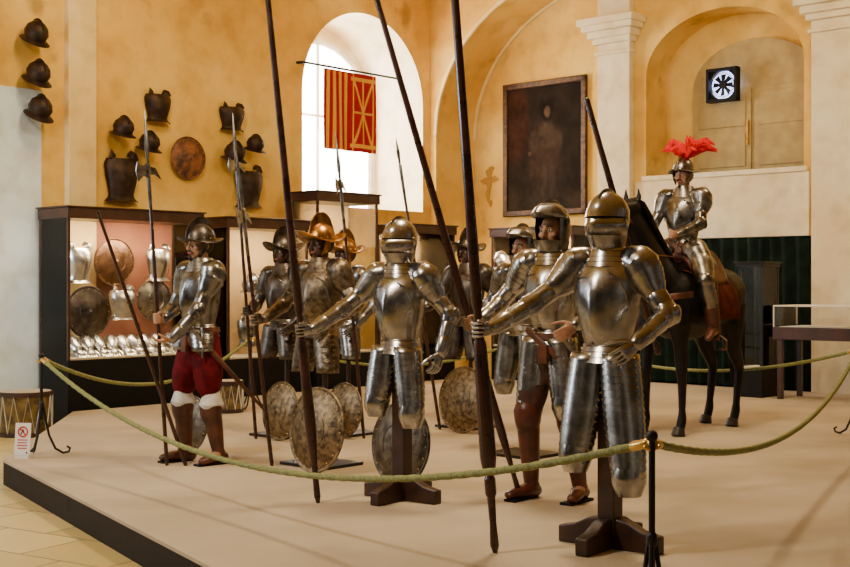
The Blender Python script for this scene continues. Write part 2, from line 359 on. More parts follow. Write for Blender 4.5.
# ---------------------------------------------------------------- armour components
def ik(S,W,L1,L2,hint):
    d=W-S; L=d.length
    if L>(L1+L2)*.985: k=L/((L1+L2)*.985); L1*=k; L2*=k
    u=d.normalized(); a=(L1*L1-L2*L2+L*L)/(2*L); h=math.sqrt(max(0,L1*L1-a*a))
    p=V(hint); p=(p-u*p.dot(u)).normalized(); return S+u*a+p*h
def hand_grip(mb,W,c,a,rp,lat,s=1.0):
    a=a.normalized(); u=c-W; u=(u-a*u.dot(a)).normalized(); w=a.cross(u).normalized()
    if w.dot(lat)<0: w=-w
    R=rp+.010*s
    mb.tube([W-u*.01,W+u*.03*s+w*.004,c-u*.035*s+w*(R*.95),c+w*(R+.003)+u*.0],[(.024*s,.028*s),(.020*s,.036*s),(.016*s,.044*s),(.013*s,.042*s)],10,ref=a)
    for off,k in ((.034,.9),(.012,1.02),(-.011,.97),(-.033,.82)):
        o=c+a*off*s
        mb.tube([o+w*R*1.0-u*.012,o+(w*.78+u*.72)*R,o+u*R*1.05,o+(u*.68-w*.75)*R,o-w*R*1.02*k-u*.1*R],[.0105*s,.0105*s,.010*s,.009*s,.0078*s],8,ref=a)
    mb.tube([c-u*.065*s+w*.012+a*.018*s,c-u*.035*s-w*.012+a*.034*s,c-w*R*.95-u*.012*s+a*.046*s,c-w*R*.85+u*R*.55+a*.05*s],[.016*s,.013*s,.0115*s,.009*s],8,ref=a)
def hand_free(mb,W,d,pn,side_v,curl=.5,s=1.0):
    d=d.normalized(); pn=(pn-d*pn.dot(d)).normalized(); t=(side_v-d*side_v.dot(d)); t=(t-pn*t.dot(pn)).normalized()
    mb.tube([W-d*.01,W+d*.04*s,W+d*.09*s],[(.022*s,.028*s),(.018*s,.038*s),(.014*s,.042*s)],10,ref=t)
    for off,L in ((.032,.072),(.011,.08),(-.010,.075),(-.030,.06)):
        p=W+d*.085*s+t*off*s; dd=(d+t*off*2).normalized(); q=[p]; an=0
        for k in range(3):
            an+=curl*.75; q.append(q[-1]+(dd*math.cos(an)+pn*math.sin(an))*L*s*(.42,.32,.26)[k])
        mb.tube(q,[.0105*s,.0098*s,.009*s,.0075*s],8,ref=t)
    b=W+d*.025*s+t*.022*s
    mb.tube([b,b+(d*.5+t*.7+pn*.3)*.04*s,b+(d*.75+t*.75+pn*.5)*.065*s,b+(d*1.0+t*.7+pn*.7)*.085*s],[.016*s,.013*s,.0115*s,.009*s],8,ref=pn)
def arm_armor(R,side,S,E,W,met):
    out=V((side,0,0))
    mb=MB(); top=S+V((-side*.055,0,.045))
    mb.tube([top,S+V((side*.005,0,.03)),S.lerp(E,.18)+V((side*.012,0,0)),S.lerp(E,.5)],[(.06,.078),(.09,.098),(.09,.094),(.066,.068)],18,lames=7,step=.045,rnd=True); mk('pauldron',mb,met,R)
    mb=MB(); mb.tube([S.lerp(E,.3),S.lerp(E,.92)],[.058,.052],14); mb.tube([S.lerp(E,.62),S.lerp(E,.9)],[.056,.054],14,lames=3); mk('upper_arm_plate',mb,met,R)
    mb=MB(); mb.ball(E,(.058,.058,.058)); mb.tube([E.lerp(S,.2),E,E.lerp(W,.2)],[.052,.062,.055],14,lames=3)
    mb.ball(E+out*.045,(.02,.045,.05),12,7); mk('elbow_plate',mb,met,R)
    mb=MB(); mb.tube([E.lerp(W,.1),E.lerp(W,.35),E.lerp(W,.93)],[.050,.052,.036],14)
    mb.tube([W.lerp(E,.33),W.lerp(E,.02)],[.052,.040],14,rnd=True); mk('forearm_plate',mb,met,R)
    for k in (.14,.62,.9):
        mb=MB(); mb.ball(E.lerp(W,k)+V((side*.05*(1-.3*k),-.01,0)),.006,6,4); mk('rivet',mb,BRASS,R)
def cuirass(R,met):
    mb=MB()
    mb.shell([(0,0,1.055,.130,.10,.05),(0,-.003,1.09,.128,.110,.14),(0,-.008,1.15,.142,.132,.24),(0,-.010,1.24,.166,.148,.20),(0,-.008,1.34,.184,.152,.12),(0,-.002,1.42,.188,.142,.06),(0,.005,1.475,.170,.122,.03),(0,.01,1.51,.135,.10,0),(0,.01,1.535,.10,.085,0)],n=40,kw=.24)
    mk('breastplate',mb,met,R,ang=50)
    mb=MB()
    mb.tube([(.131*math.sin(a),-.109*math.cos(a),1.075) for a in [2*math.pi*i/24 for i in range(25)]],.008,6,ref=(0,0,1),rnd=False); mk('waist_rim',mb,STEEL2,R)
    for sx in(-1,1):
        mb=MB(); mb.tube([(sx*.085,-.145,1.455),(sx*.13,-.11,1.42),(sx*.155,-.085,1.34),(sx*.168,-.07,1.27)],.006,6); mk('armhole_rim',mb,STEEL2,R)
    mb=MB(); mb.lshell(1.60,1.49,4,lambda t:(0,.008,lerp(.082,.135,t),lerp(.088,.118,t)),-180,180,24,.03); mk('gorget',mb,met,R)
    mb=MB(); mb.lshell(1.075,.985,3,lambda t:(0,0,lerp(.133,.165,t),lerp(.112,.14,t)),-180,180,28,.03); mk('fauld',mb,met,R)
def tasset(R,side,met,zb,w=.1,sp=.10,kb=True,tilt=0,k=12):
    mb=MB()
    def fn(t):
        rx=w*(1+.18*math.sin(t*math.pi*.75)-.27*t); return (side*(.085+sp*t),-.035-tilt*t,rx,.105-.02*t)
    mb.lshell(1.035,zb,k,fn,-115,115,18,.04); o=mk('tasset',mb,met,R)
    so=o.modifiers.new('thick','SOLIDIFY'); so.thickness=.004
    if kb:
        cx,cy,rx,ry=fn(1); mb=MB(); mb.shell([(cx,cy,zb+.05,rx*.95,ry*1.0),(cx,cy,zb+.01,rx*1.0,ry*1.12),(cx,cy,zb-.03,rx*.98,ry*1.14),(cx,cy,zb-.07,rx*.82,ry*.95),(cx,cy,zb-.10,rx*.7,ry*.75)],-115,115,18,keel=.08); mk('knee_plate',mb,met,R)
    mb=MB()
    for i in range(k):
        cx,cy,rx,ry=fn((i+.5)/k); z=lerp(1.035,zb,(i+.5)/k)
        for a in(-75,75): mb.ball((cx+rx*1.02*math.sin(D2R(a)),cy-ry*1.02*math.cos(D2R(a)),z),.005,6,4)
    setp(mk('rivet_row',mb,BRASS,R),kind='stuff')
def closehelm(R,met,opened=False):
    mb=MB()
    if not opened:
        mb.shell([(0,.01,1.555,.088,.098),(0,.005,1.60,.082,.094),(0,0,1.66,.095,.116),(0,0,1.72,.105,.130),(0,0,1.785,.106,.135),(0,0,1.825,.092,.118),(0,0,1.855,.070,.092),(0,0,1.876,.042,.057),(0,0,1.887,.015,.02),(0,0,1.889,.002,.003)],n=32)
    else:
        mb.shell([(0,.01,1.555,.088,.098),(0,.005,1.60,.088,.102),(0,0,1.66,.100,.124),(0,0,1.72,.107,.133),(0,0,1.785,.104,.130)],62,298,24)
        mb.shell([(0,0,1.783,.104,.130),(0,0,1.83,.088,.110),(0,0,1.864,.06,.078),(0,0,1.884,.022,.03),(0,0,1.888,.002,.003)],n=32)
    hm=mk('helmet',mb,met,R,ang=50)
    mb=MB(); mb.tube([(0,.122*math.sin(a),1.765+.124*math.cos(a)) for a in [(-.9+2.5*i/16) for i in range(17)]],[(.016 if not opened else .024,.004)]*17,8,ref=(1,0,0)); mk('helmet_comb',mb,met,hm)
    if not opened:
        mb=MB(); mb.shell([(0,0,1.59,.086,.100,.06),(0,-.002,1.625,.096,.118,.14),(0,-.004,1.668,.107,.135,.26)],-105,105,28,kw=.5); mk('bevor',mb,met,hm)
        mb=MB(); mb.shell([(0,-.004,1.650,.108,.136,.26),(0,-.006,1.70,.112,.145,.36),(0,-.004,1.741,.111,.142,.20)],-100,100,28,kw=.5)
        for sx in(-1,1): mb.ball((sx*.109,0,1.742),(.010,.018,.018),10,6)
        vz=mk('visor',mb,met,hm); so=vz.modifiers.new('thick','SOLIDIFY'); so.thickness=.003
        mb=MB(); mb.shell([(0,-.003,1.750,.111,.142,.18),(0,-.001,1.772,.109,.138,.06),(0,0,1.795,.1045,.1325,.01)],-98,98,28,kw=.5); mk('brow_plate',mb,met,hm)
        mb=MB(); mb.shell([(0,-.003,1.736,.1085,.139,.16),(0,-.003,1.755,.1085,.139,.14)],-92,92,28,kw=.5); mk('eye_slit',mb,SLIT,hm)
    else:
        mb=MB(); mb.shell([(0,-.02,1.79,.113,.133,.1),(0,-.040,1.82,.104,.132,.3),(0,-.045,1.855,.082,.105,.2),(0,-.04,1.88,.05,.07,.1)],-100,100,24,kw=.35)
        for sx in(-1,1): mb.ball((sx*.112,0,1.765),(.012,.02,.03),10,6)
        vz=mk('visor',mb,met,hm); so=vz.modifiers.new('thick','SOLIDIFY'); so.thickness=.003
        mb=MB(); mb.shell([(0,0,1.575,.094,.106,.05),(0,-.004,1.61,.102,.122,.12),(0,-.004,1.645,.106,.130,.16)],-110,110,24,kw=.35); mk('bevor',mb,met,hm)
    return hm
def morion(R,met,ch=.075,z=1.735,bowl=.135,brim=1.0):
    mb=MB(); rx,ry=.102,.125
    mb.shell([(0,0,z,rx,ry)]+[(0,0,z+bowl*math.sin(math.pi/2*t),rx*math.cos(math.pi/2*t)+.001,ry*math.cos(math.pi/2*t)+.001) for t in (.2,.4,.6,.75,.88,.96,1)],n=32); hm=mk('helmet',mb,met,R,ang=50)
    mb=MB(); N=40; ri=[];ro=[]
    for j in range(N):
        a=2*math.pi*j/N; c=math.cos(a)
        up=.085*abs(c)**2.2*brim-.018
        ri.append((rx*.99*math.sin(a),-ry*.99*c,z+.004)); ro.append(((rx+.048)*math.sin(a),-(ry+.085*brim*abs(c)+.02)*c,z+up))
    mid=[tuple((p+q)/2 for p,q in zip(A_,B_)) for A_,B_ in zip(ri,ro)]; mid=[(x,y,zz-.012*abs(y)/.2) for x,y,zz in mid]
    mb.loft([ri,mid,ro],True,False); b=mk('helmet_brim',mb,met,hm); so=b.modifiers.new('thick','SOLIDIFY'); so.thickness=.005
    if ch:
        mb=MB(); NN=18; lo=[];hi=[]
        for i in range(NN+1):
            a=math.pi*(.02+.96*i/NN); lo.append((-math.cos(a)*ry*.97,z+bowl*math.sin(a)*.93)); hi.append((-math.cos(a)*(ry+.01),z+.01+(bowl+ch)*math.sin(a)))
        mb.poly(lo+hi[::-1],.012,Matrix.Rotation(math.pi/2,4,'Z')); mk('helmet_comb',mb,met,hm)
    mb=MB()
    for j in range(14):
        a=2*math.pi*j/14; mb.ball((rx*1.01*math.sin(a),-ry*1.01*math.cos(a),z+.018),.007,6,4)
    mk('helmet_rivet_band',mb,BRASS,hm)
    for sx in (-1,1):
        mb=MB(); mb.tube([(sx*.098,-.01,z),(sx*.092,-.025,z-.06),(sx*.062,-.05,z-.125)],[(.006,.03),(.006,.032),(.005,.018)],8,ref=(0,1,0)); mk('cheek_piece',mb,met,hm)
    return hm
def head_mesh(mb,c=V((0,0,1.70))):
    c=V(c)
    mb.ball(c+V((0,.01,.02)),(.075,.095,.098),18,12); mb.ball(c+V((0,-.022,-.045)),(.056,.068,.068),16,10); mb.ball(c+V((0,-.068,-.09)),(.024,.022,.022),10,7)
    mb.tube([c+V((0,-.088,.02)),c+V((0,-.108,-.012)),c+V((0,-.118,-.028))],[.010,.012,.014],8); mb.ball(c+V((0,-.104,-.034)),(.019,.014,.010),8,6)
    mb.tube([c+V((-.045,-.076,.028)),c+V((0,-.094,.030)),c+V((.045,-.076,.028))],.011,8)
    for s in(-1,1):
        mb.ball(c+V((s*.076,.012,-.008)),(.010,.020,.032),8,7); mb.ball(c+V((s*.045,-.062,-.02)),(.022,.022,.02),8,6)
    mb.ball(c+V((0,-.088,-.062)),(.026,.014,.012),8,6)
def face_parts(R,c=V((0,0,1.70)),beard=True):
    c=V(c)
    for s in(-1,1):
        mb=MB(); mb.ball(c+V((s*.031,-.078,.008)),(.014,.012,.010),10,7); mb.k=1; mb.ball(c+V((s*.031,-.0875,.008)),(.0065,.005,.0065),8,6); mk('eye',mb,[EYEW,EYED],R)
        mb=MB(); mb.tube([c+V((s*.015,-.099,.030)),c+V((s*.033,-.095,.036)),c+V((s*.052,-.080,.028))],.0045,6); mk('eyebrow',mb,HAIR,R)
    mb=MB(); mb.tube([c+V((-.022,-.098,-.064)),c+V((0,-.104,-.062)),c+V((.022,-.098,-.064))],.006,6); mk('lips',mb,LIP,R)
    if beard:
        mb=MB(); mb.tube([c+V((-.036,-.090,-.060)),c+V((-.016,-.103,-.048)),c+V((0,-.106,-.046)),c+V((.016,-.103,-.048)),c+V((.036,-.090,-.060))],[.004,.008,.006,.008,.004],6); mk('moustache',mb,HAIR,R)
        mb=MB(); mb.tube([c+V((0,-.098,-.078)),c+V((0,-.098,-.10)),c+V((0,-.085,-.125))],[.007,.014,.006],8); mk('beard',mb,HAIR,R)
    mb=MB(); mb.ball(c+V((0,.025,.015)),(.080,.090,.09),14,9); mk('hair',mb,HAIR,R)
def body_mesh(mb,J,arms):
    mb.tube([(0,0,.88),(0,0,.97),(0,0,1.10),(0,0,1.26),(0,.005,1.40),(0,.01,1.48),(0,.012,1.53),(0,.008,1.60),(0,0,1.66)],[(.13,.09),(.15,.105),(.12,.09),(.145,.105),(.16,.105),(.12,.075),(.06,.06),(.052,.055),(.05,.055)],18,ref=(0,1,0))
    head_mesh(mb)
    for s in(-1,1):
        hp,k,an,toe=J[s]
        mb.tube([hp,hp.lerp(k,.5),k,k.lerp(an,.3),an],[.085,.072,.052,.054,.036],14)
        mb.tube([an+V((0,.03,-.02)),an.lerp(toe,.5)+V((0,0,-.01)),toe],[(.036,.034),(.038,.03),(.032,.02)],12,ref=(0,0,1))
        S,E,W=arms[s][:3]
        mb.tube([S+V((-s*.04,0,.0)),S,S.lerp(E,.5),E,E.lerp(W,.3),W],[.05,.055,.045,.038,.04,.026],12)
def shoulder(s): return V((s*.185,.005,1.475))
def wood_cross(R,zt=1.1):
    mb=MB(); mb.box((0,.02,zt/2+.05),(.10,.10,zt-.05)); mk('stand_post',mb,DWOOD,R,bev=.006)
    for a in (0,math.pi/2):
        mb=MB()
        mb.poly([(-.30,.0),(.30,.0),(.30,.09),(.20,.11),(.12,.15),(.06,.16),(-.06,.16),(-.12,.15),(-.20,.11),(-.30,.09)],.075 if a==0 else .074,Matrix.Translation((0,.02,0))@Matrix.Rotation(a,4,'Z')); mk('stand_foot',mb,DWOOD,R,bev=.008)
def plate_base(R):
    mb=MB(); mb.box((0,0,.0125),(.50,.42,.025)); mk('stand_base',mb,IRON,R,bev=.005)
    mb=MB(); mb.tube([(0,.04,.02),(0,.04,1.1)],[.022,.022],12); mb.tube([(0,.04,1.0),(0,.03,1.60)],.03,12); mk('stand_post',mb,DWOOD,R)
def suit(name,label,pos,rot,sc,helm,grip,lw,lower,met,tl,rp=.02,group='suits of armour on display',spread=.06,tw=.1,ldir=None,helmet_mat=None,kb=True):
    R=root(name,label,'mannequin' if lower=='legs' else 'suit of armor',pos,D2R(rot),sc,group); M=wmat(pos,D2R(rot),sc).inverted()
    arms={}
    for s in(-1,1):
        S=shoulder(s); g=grip if s==-1 else None
        if g:
            b,t,zg=g; k=(zg-b.z)/(t.z-b.z); cw=b.lerp(t,k); c=M@cw; ax=((M.to_3x3())@(t-b)).normalized()
            u=c-S; u=(u-ax*u.dot(ax)).normalized(); w=ax.cross(u)
            if w.x*s<0: w=-w
            W=c-u*.092+w*.018; arms[s]=[S,ik(S,W,.30,.265,(s*1.0,.35,-.9)),W,('g',c,ax,rp/sc)]
        else:
            W=V(lw) if s==1 else V((-lw[0],lw[1],lw[2])); arms[s]=[S,ik(S,W,.30,.265,(s*1.0,.7,-.25)),W,('f',)]
    legsJ=None
    bh=MB() if lower=='legs' else None
    if lower=='legs':
        legsJ={-1:(V((-.09,0,.93)),V((-.13,-.09,.52)),V((-.13,-.05,.10)),V((-.17,-.22,.045))),1:(V((.09,0,.93)),V((.13,0,.51)),V((.16,.06,.10)),V((.22,-.10,.045)))}
        body_mesh(bh,legsJ,arms)
    for s in(-1,1):
        S,E,W,hh=arms[s]; arm_armor(R,s,S,E,W,met)
        tgt=bh if bh is not None else MB()
        if hh[0]=='g': hand_grip(tgt,W,hh[1],hh[2],hh[3],V((s,0,0)))
        else:
            d=(W-E).normalized() if not ldir else V(ldir); hand_free(tgt,W,d,V((-s*.8,-.1,-.4)) if not ldir else V((0,0,1)) ,V((0,-1,.3)) if not ldir else V((1,0,0)),.5)
        if bh is None: mk('gauntlet',tgt,met,R)
    if lower=='legs':
        o=mk('body',bh,SKIN,R); remesh(o,.007,3); face_parts(R)
    elif helm!='close':
        mb=MB(); head_mesh(mb); mb.tube([(0,.012,1.52),(0,.008,1.60),(0,0,1.66)],[.058,.052,.05],12); o=mk('mannequin_head',mb,SKIND if helm=='morion' else SKIN,R); remesh(o,.007,3)
        face_parts(R,beard=False)
    cuirass(R,met)
    for s in(-1,1):
        z_=tl[0 if s<0 else 1]; tasset(R,s,met,z_,tw,spread,kb=kb,k=max(5,int((1.03-z_)/.036)),tilt=.03)
    hm=helmet_mat or met
    if helm=='close': closehelm(R,hm)
    elif helm=='open': closehelm(R,hm,True)
    elif helm=='morion': morion(R,hm)
    elif helm=='cab': morion(R,hm,.045,brim=.55)
    if lower=='cross': wood_cross(R)
    elif lower=='plate': plate_base(R)
    return R,legsJ,arms
# ---------------------------------------------------------------- poles
def pole(name,label,cat,b,t,ext,prof,met=GUNM,head=None,n=14,headrot=-42,group=None):
    b=V(b);t=V(t); d=(t-b).normalized(); L=(t-b).length+ext
    R=root(name,label,cat,b,group=group)
    mb=MB(); P=[];r=[]
    for f,rr in prof: P.append(d*L*f); r.append(rr)
    mb.tube(P,r,n,rnd=True); mk('shaft',mb,met,R,ang=25)
    q=d.to_track_quat('Z','Y').to_matrix().to_4x4(); Mh=Matrix.Translation(d*L)@q@Matrix.Rotation(D2R(headrot),4,'Z')
    if head:
        if head=='halberd':
            mb=MB(); mb.poly([(.01,-.10),(.05,-.085),(.11,-.13),(.13,-.05),(.11,.02),(.05,-.01),(.01,.02)],.006,Mh); mk('axe_blade',mb,STEEL2,R)
            mb=MB(); mb.poly([(-.01,-.08),(-.06,-.07),(-.13,-.11),(-.07,-.02),(-.01,-.01)],.007,Mh); mk('beak',mb,STEEL2,R)
        mb=MB(); mb.tube([Mh@V((0,0,-.35)),Mh@V((0,0,.0))],[.014,.017],8); mk('socket',mb,STEEL2,R)
        mb=MB(); mb.tube([Mh@V((0,0,0)),Mh@V((0,0,.05)),Mh@V((0,0,.12)),Mh@V((0,0,.42 if head=='halberd' else .26))],[(.012,.012),(.012,.012),(.018,.008),(.003,.003)],8); mk('spear_point',mb,STEEL2,R)
    return R
L1b=V((.365,6.50,0)); L1t=A(455,0,6.45)
pole('jousting_lance','thick dark red-brown lance gripped by a closed-helmet armour','lance',L1b,L1t,1.0,[(0,.012),(.01,.024),(.04,.018),(.075,.022),(.08,.03),(.10,.03),(.105,.02),(.115,.036),(.13,.044),(.20,.040),(.28,.034),(.292,.022),(.325,.021),(.335,.031),(.5,.026),(1,.016)],group='tall lances')
L2b=G(318,503); L2t=A(268,0,7.9)
pole('jousting_lance','slim dark wooden lance with swollen grip beside brass round shield','lance',L2b,L2t,1.0,[(0,.011),(.01,.022),(.05,.018),(.1,.034),(.13,.037),(.24,.027),(.255,.019),(.285,.019),(.295,.029),(.45,.024),(1,.014)],group='tall lances')
L3b=G(521,500); L3t=A(377,0,8.0)
pole('jousting_lance','leaning dark reddish lance held by the bearded mannequin in armour','lance',L3b,L3t,1.0,[(0,.010),(.01,.02),(.05,.015),(.1,.028),(.24,.026),(.26,.018),(.29,.018),(.3,.027),(.45,.024),(1,.014)],group='tall lances')
th_=[(0,.012),(.01,.016),(.5,.015),(1,.013)]
Ma_b=A(167,467,9.62); Ma_b.z=0; Ma_t=A(148,165,9.6)
pole('halberd','thin halberd with pointed steel head held by the red-breeched mannequin','halberd',Ma_b,Ma_t,0,th_,head='halberd',group='halberds')
Mb_b=A(186,462,9.60); Mb_b.z=0; Mb_t=A(98,212,9.2)
pole('musket_rest','thin dark staff leaning across the red-breeched mannequin hand','staff',Mb_b,Mb_t,0,th_)
B_b=A(256,438,11.25); B_b.z=0; B_t=A(236,160,11.2)
pole('halberd','halberd with long spike held by the dark morion armour','halberd',B_b,B_t,0,th_,head='halberd',group='halberds')
C_b=A(272,466,9.6); C_b.z=0; C_t=A(243,210,9.5)
pole('halberd','short halberd beside the gilded morion armour','halberd',C_b,C_t,0,th_,head='halberd',group='halberds')
D_b=A(364,438,11.3); D_b.z=0; D_t=A(340,180,11.2)
pole('halberd','halberd with ornate head held by the gilded-helmet steel armour','halberd',D_b,D_t,0,th_,head='halberd',group='halberds')
E_b=A(440,428,12.0); E_b.z=0; E_t=A(400,165,11.9)
pole('spear','plain dark spear held by dark steel armour','spear',E_b,E_t,0,th_,head='spear')
F_b=A(658,352,8.0); F_t=A(587,100,8.0)
pole('ash_staff','dark staff carried upright by the bearded armour mannequin','staff',F_b,F_t,0,[(0,.02),(.5,.022),(1,.018)])
# ---------------------------------------------------------------- suits
FR=-42
suit('suit_of_armor','full steel armour with closed helmet on wooden post, gripping thick lance',(.97,6.62,0),-38,1.0,'close',(L1b,L1t,1.16),(.30,-.25,1.10),'cross',STEEL,(.50,.40),rp=.021,spread=.075,tw=.105)
suit('suit_of_armor','full steel armour with closed helmet on post beside round shield',(-.16,8.08,0),-36,.965,'close',(L2b,L2t,1.10),(.36,-.04,1.00),'cross',STEEL,(.66,.60),rp=.019,spread=.06,tw=.098,kb=True)
R3,J3,_=suit('mannequin','bearded mannequin in steel armour with raised visor and tall brown boots',(.83,8.12,0),-38,1.02,'open',(L3b,L3t,1.14),(.30,-.22,1.12),'legs',STEEL,(.58,.62),rp=.018,spread=.05,helmet_mat=STEEL2)
Rm,Jm,_=suit('mannequin','moustached mannequin in breastplate, red breeches and brown boots holding a halberd',(-1.76,9.8,0),-48,1.0,'cab',(Ma_b,Ma_t,1.13),(.17,-.36,.98),'legs',STEEL2,(.88,.88),rp=.015,kb=False,helmet_mat=DSTEEL,ldir=(-.3,-1,-.15))
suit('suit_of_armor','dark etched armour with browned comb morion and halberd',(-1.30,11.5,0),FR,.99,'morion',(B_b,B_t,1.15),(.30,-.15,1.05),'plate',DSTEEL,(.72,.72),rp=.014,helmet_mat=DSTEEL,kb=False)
suit('suit_of_armor','etched gold-toned armour with tall gilded comb morion',(-.80,9.66,0),FR,1.0,'morion',(C_b,C_t,1.12),(.30,-.20,1.08),'plate',mat('etched_steel',(.28,.22,.15),.38,1,(.10,.075,.05),26,.3,90),(.72,.72),rp=.014,helmet_mat=BRONZE,kb=False)
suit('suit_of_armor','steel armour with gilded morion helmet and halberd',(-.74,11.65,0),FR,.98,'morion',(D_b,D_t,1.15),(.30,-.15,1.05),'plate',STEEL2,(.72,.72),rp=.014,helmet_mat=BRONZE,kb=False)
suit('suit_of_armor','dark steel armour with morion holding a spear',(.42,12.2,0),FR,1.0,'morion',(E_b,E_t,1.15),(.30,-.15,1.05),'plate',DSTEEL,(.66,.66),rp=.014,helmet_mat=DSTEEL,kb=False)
suit('suit_of_armor','steel armour with raised visor and lowered arms on a plain stand',(.80,10.2,0),FR,.99,'open',None,(.30,-.18,1.05),'plate',STEEL2,(.60,.60),helmet_mat=STEEL2,kb=True)
def boots(R,J,top=.50,cuff=None,mt=LEATH):
    for s in(-1,1):
        hp,k,an,toe=J[s]; mb=MB(); tp=an.lerp(k,(top-.1)/.42)
        mb.tube([an+V((0,.01,-.02)),an,an.lerp(tp,.35),an.lerp(tp,.7),tp],[.05,.048,.062,.072,.078],16)
        mb.tube([an+V((0,.05,-.055)),an+V((0,-.02,-.045)),an.lerp(toe,.6)+V((0,0,-.018)),toe+V((0,-.02,-.005))],[(.042,.045),(.048,.05),(.048,.038),(.038,.026)],14,ref=(0,0,1))
        mb.tube([tp-V((0,0,.05)),tp+V((0,0,.02))],[.084,.092],16); mk('boot',mb,mt,R)
        mb=MB(); mb.box(((an.x+toe.x)/2,(an.y+toe.y)/2+.0,.008),(.085,.27,.016),None); mk('boot_sole',mb,BLACK,R)
        if cuff:
            mb=MB(); mb.tube([tp+V((0,0,.0)),tp+V((0,0,.03)),tp+V((0,0,.085))],[.086,.098,.078],16,lob=.05); mk('stocking_cuff',mb,cuff,R)
def breeches(R,J,zb,mt,puff=.12):
    mb=MB(); mb.tube([(0,0,.84),(0,0,.92),(0,0,1.04)],[(.14,.12),(.165,.13),(.14,.11)],18,ref=(0,1,0))
    for s in(-1,1):
        hp,k,an,toe=J[s]; e=hp.lerp(k,(.93-zb)/.41)
        mb.tube([hp+V((0,0,.05)),hp.lerp(e,.3),hp.lerp(e,.65),hp.lerp(e,.9),e],[.10,puff*1.0,puff*.98,puff*.8,.07],18,lob=.02)
    o=mk('breeches',mb,mt,R); remesh(o,.012,4)
breeches(Rm,Jm,.55,REDC,.118); boots(Rm,Jm,.44,WHITEC)
breeches(R3,J3,.52,DCLOTH,.10); boots(R3,J3,.54,None,mat('redbrown_leather',(.14,.032,.014),.38,0,(.055,.013,.008),10,.15,40))
def swordbelt(R,mt=BELT,side=1):
    mb=MB(); mb.shell([(0,0,1.02,.172,.146),(0,0,1.06,.165,.140)],n=28); mb.tube([(-.12,-.12,1.08),(.02,-.168,1.0),(.14,-.13,.90),(.19,-.03,.82)],[(.006,.022)]*4,8,ref=(0,0,1)); mk('sword_belt',mb,mt,R)
    mb=MB(); mb.box((0.03,-.16,.93),(.07,.03,.12)); mk('belt_pouch',mb,mt,R,bev=.006)
    mb=MB(); a=V((side*.20,-.10,.95)); b=V((side*.30,.42,.38)); mb.tube([a,a.lerp(b,.5),b],[(.011,.024),(.010,.02),(.005,.01)],10); mk('scabbard',mb,LEATH,R)
    mb=MB(); u=(a-b).normalized(); mb.tube([a,a+u*.14],.013,8); mb.ball(a+u*.165,.024,10,7); mb.tube([a+V((-.02,0,.11)),a,a+V((.02,-.02,-.11))],.008,8)
    for k in range(3): mb.tube([a+V((0,0,.08)),a+u*.09+V((.05-.03*k,-.04*k+.02,.02)),a+u*.15],.005,6)
    mk('sword_hilt',mb,STEEL2,R)
swordbelt(R3); swordbelt(Rm)
# ---------------------------------------------------------------- shields
def shieldmesh(r,dome=.22):
    mb=MB(); pr=[(0,dome*r*1.25),(.03*r,dome*r*1.2),(.09*r,dome*r*1.02)]+[(r*k,dome*r*(1-k*k)) for k in (.12,.25,.38,.5,.62,.74,.85,.93)]+[(r*.94,.035*r),(r,.03*r),(r,.0),(r*.93,-.002),(r*.5,dome*r*.7),(0,dome*r*.9)]
    mb.lathe(pr,44); return mb
def shield(pos,rot,tilt,r,mt,label,group='round shields'):
    R=root('round_shield',label,'shield',pos,0,1,group); R.rotation_euler=(math.pi/2-tilt,0,D2R(rot))
    mk('shield_face',shieldmesh(r),mt,R)
    mb=MB(); mb.tube([(r*.985*math.cos(2*math.pi*i/40),r*.985*math.sin(2*math.pi*i/40),.02*r) for i in range(41)],r*.03,8,ref=(0,0,1),rnd=False); mk('shield_rim',mb,mt,R)
    mb=MB(); mb.tube([(r*.45*math.cos(2*math.pi*i/40),r*.45*math.sin(2*math.pi*i/40),.225*r*.8) for i in range(41)],r*.012,6,ref=(0,0,1),rnd=False); mk('shield_band',mb,mt,R)
    mb=MB()
    for i in range(20): a=2*math.pi*i/20; mb.ball((r*.9*math.cos(a),r*.9*math.sin(a),.22*r*.19+.004),r*.02,6,4)
    setp(mk('shield_studs',mb,BRASS,R),kind='stuff')
    return R
ETCH=mat('etched_shield_brass',(.31,.21,.10),.45,.9,(.08,.05,.028),22,.35,60)
ETCH2=mat('etched_shield_dark',(.18,.145,.10),.45,.9,(.055,.04,.027),16,.35,60)
for (px,y,Y,r,m_,lb) in ((317,430,9.25,.315,ETCH,'large etched brass round shield standing against an armour base'),(281,390,11.15,.26,ETCH,'brass-toned round shield leaning at a dark armour base'),(344,382,11.3,.25,ETCH,'etched round shield behind the gilded helmet armours'),(401,414,8.65,.29,ETCH2,'greyish etched round shield behind a wooden post'),(463,392,11.7,.31,ETCH,'gold-toned round shield under the dark spear-bearing armour'),(192,412,10.4,.23,ETCH2,'dark grey round shield behind the booted mannequin')):
    p=A(px,y,Y); p.z=r*math.cos(.12)+.004
    shield(p,FR-4,.12,r,m_,lb)
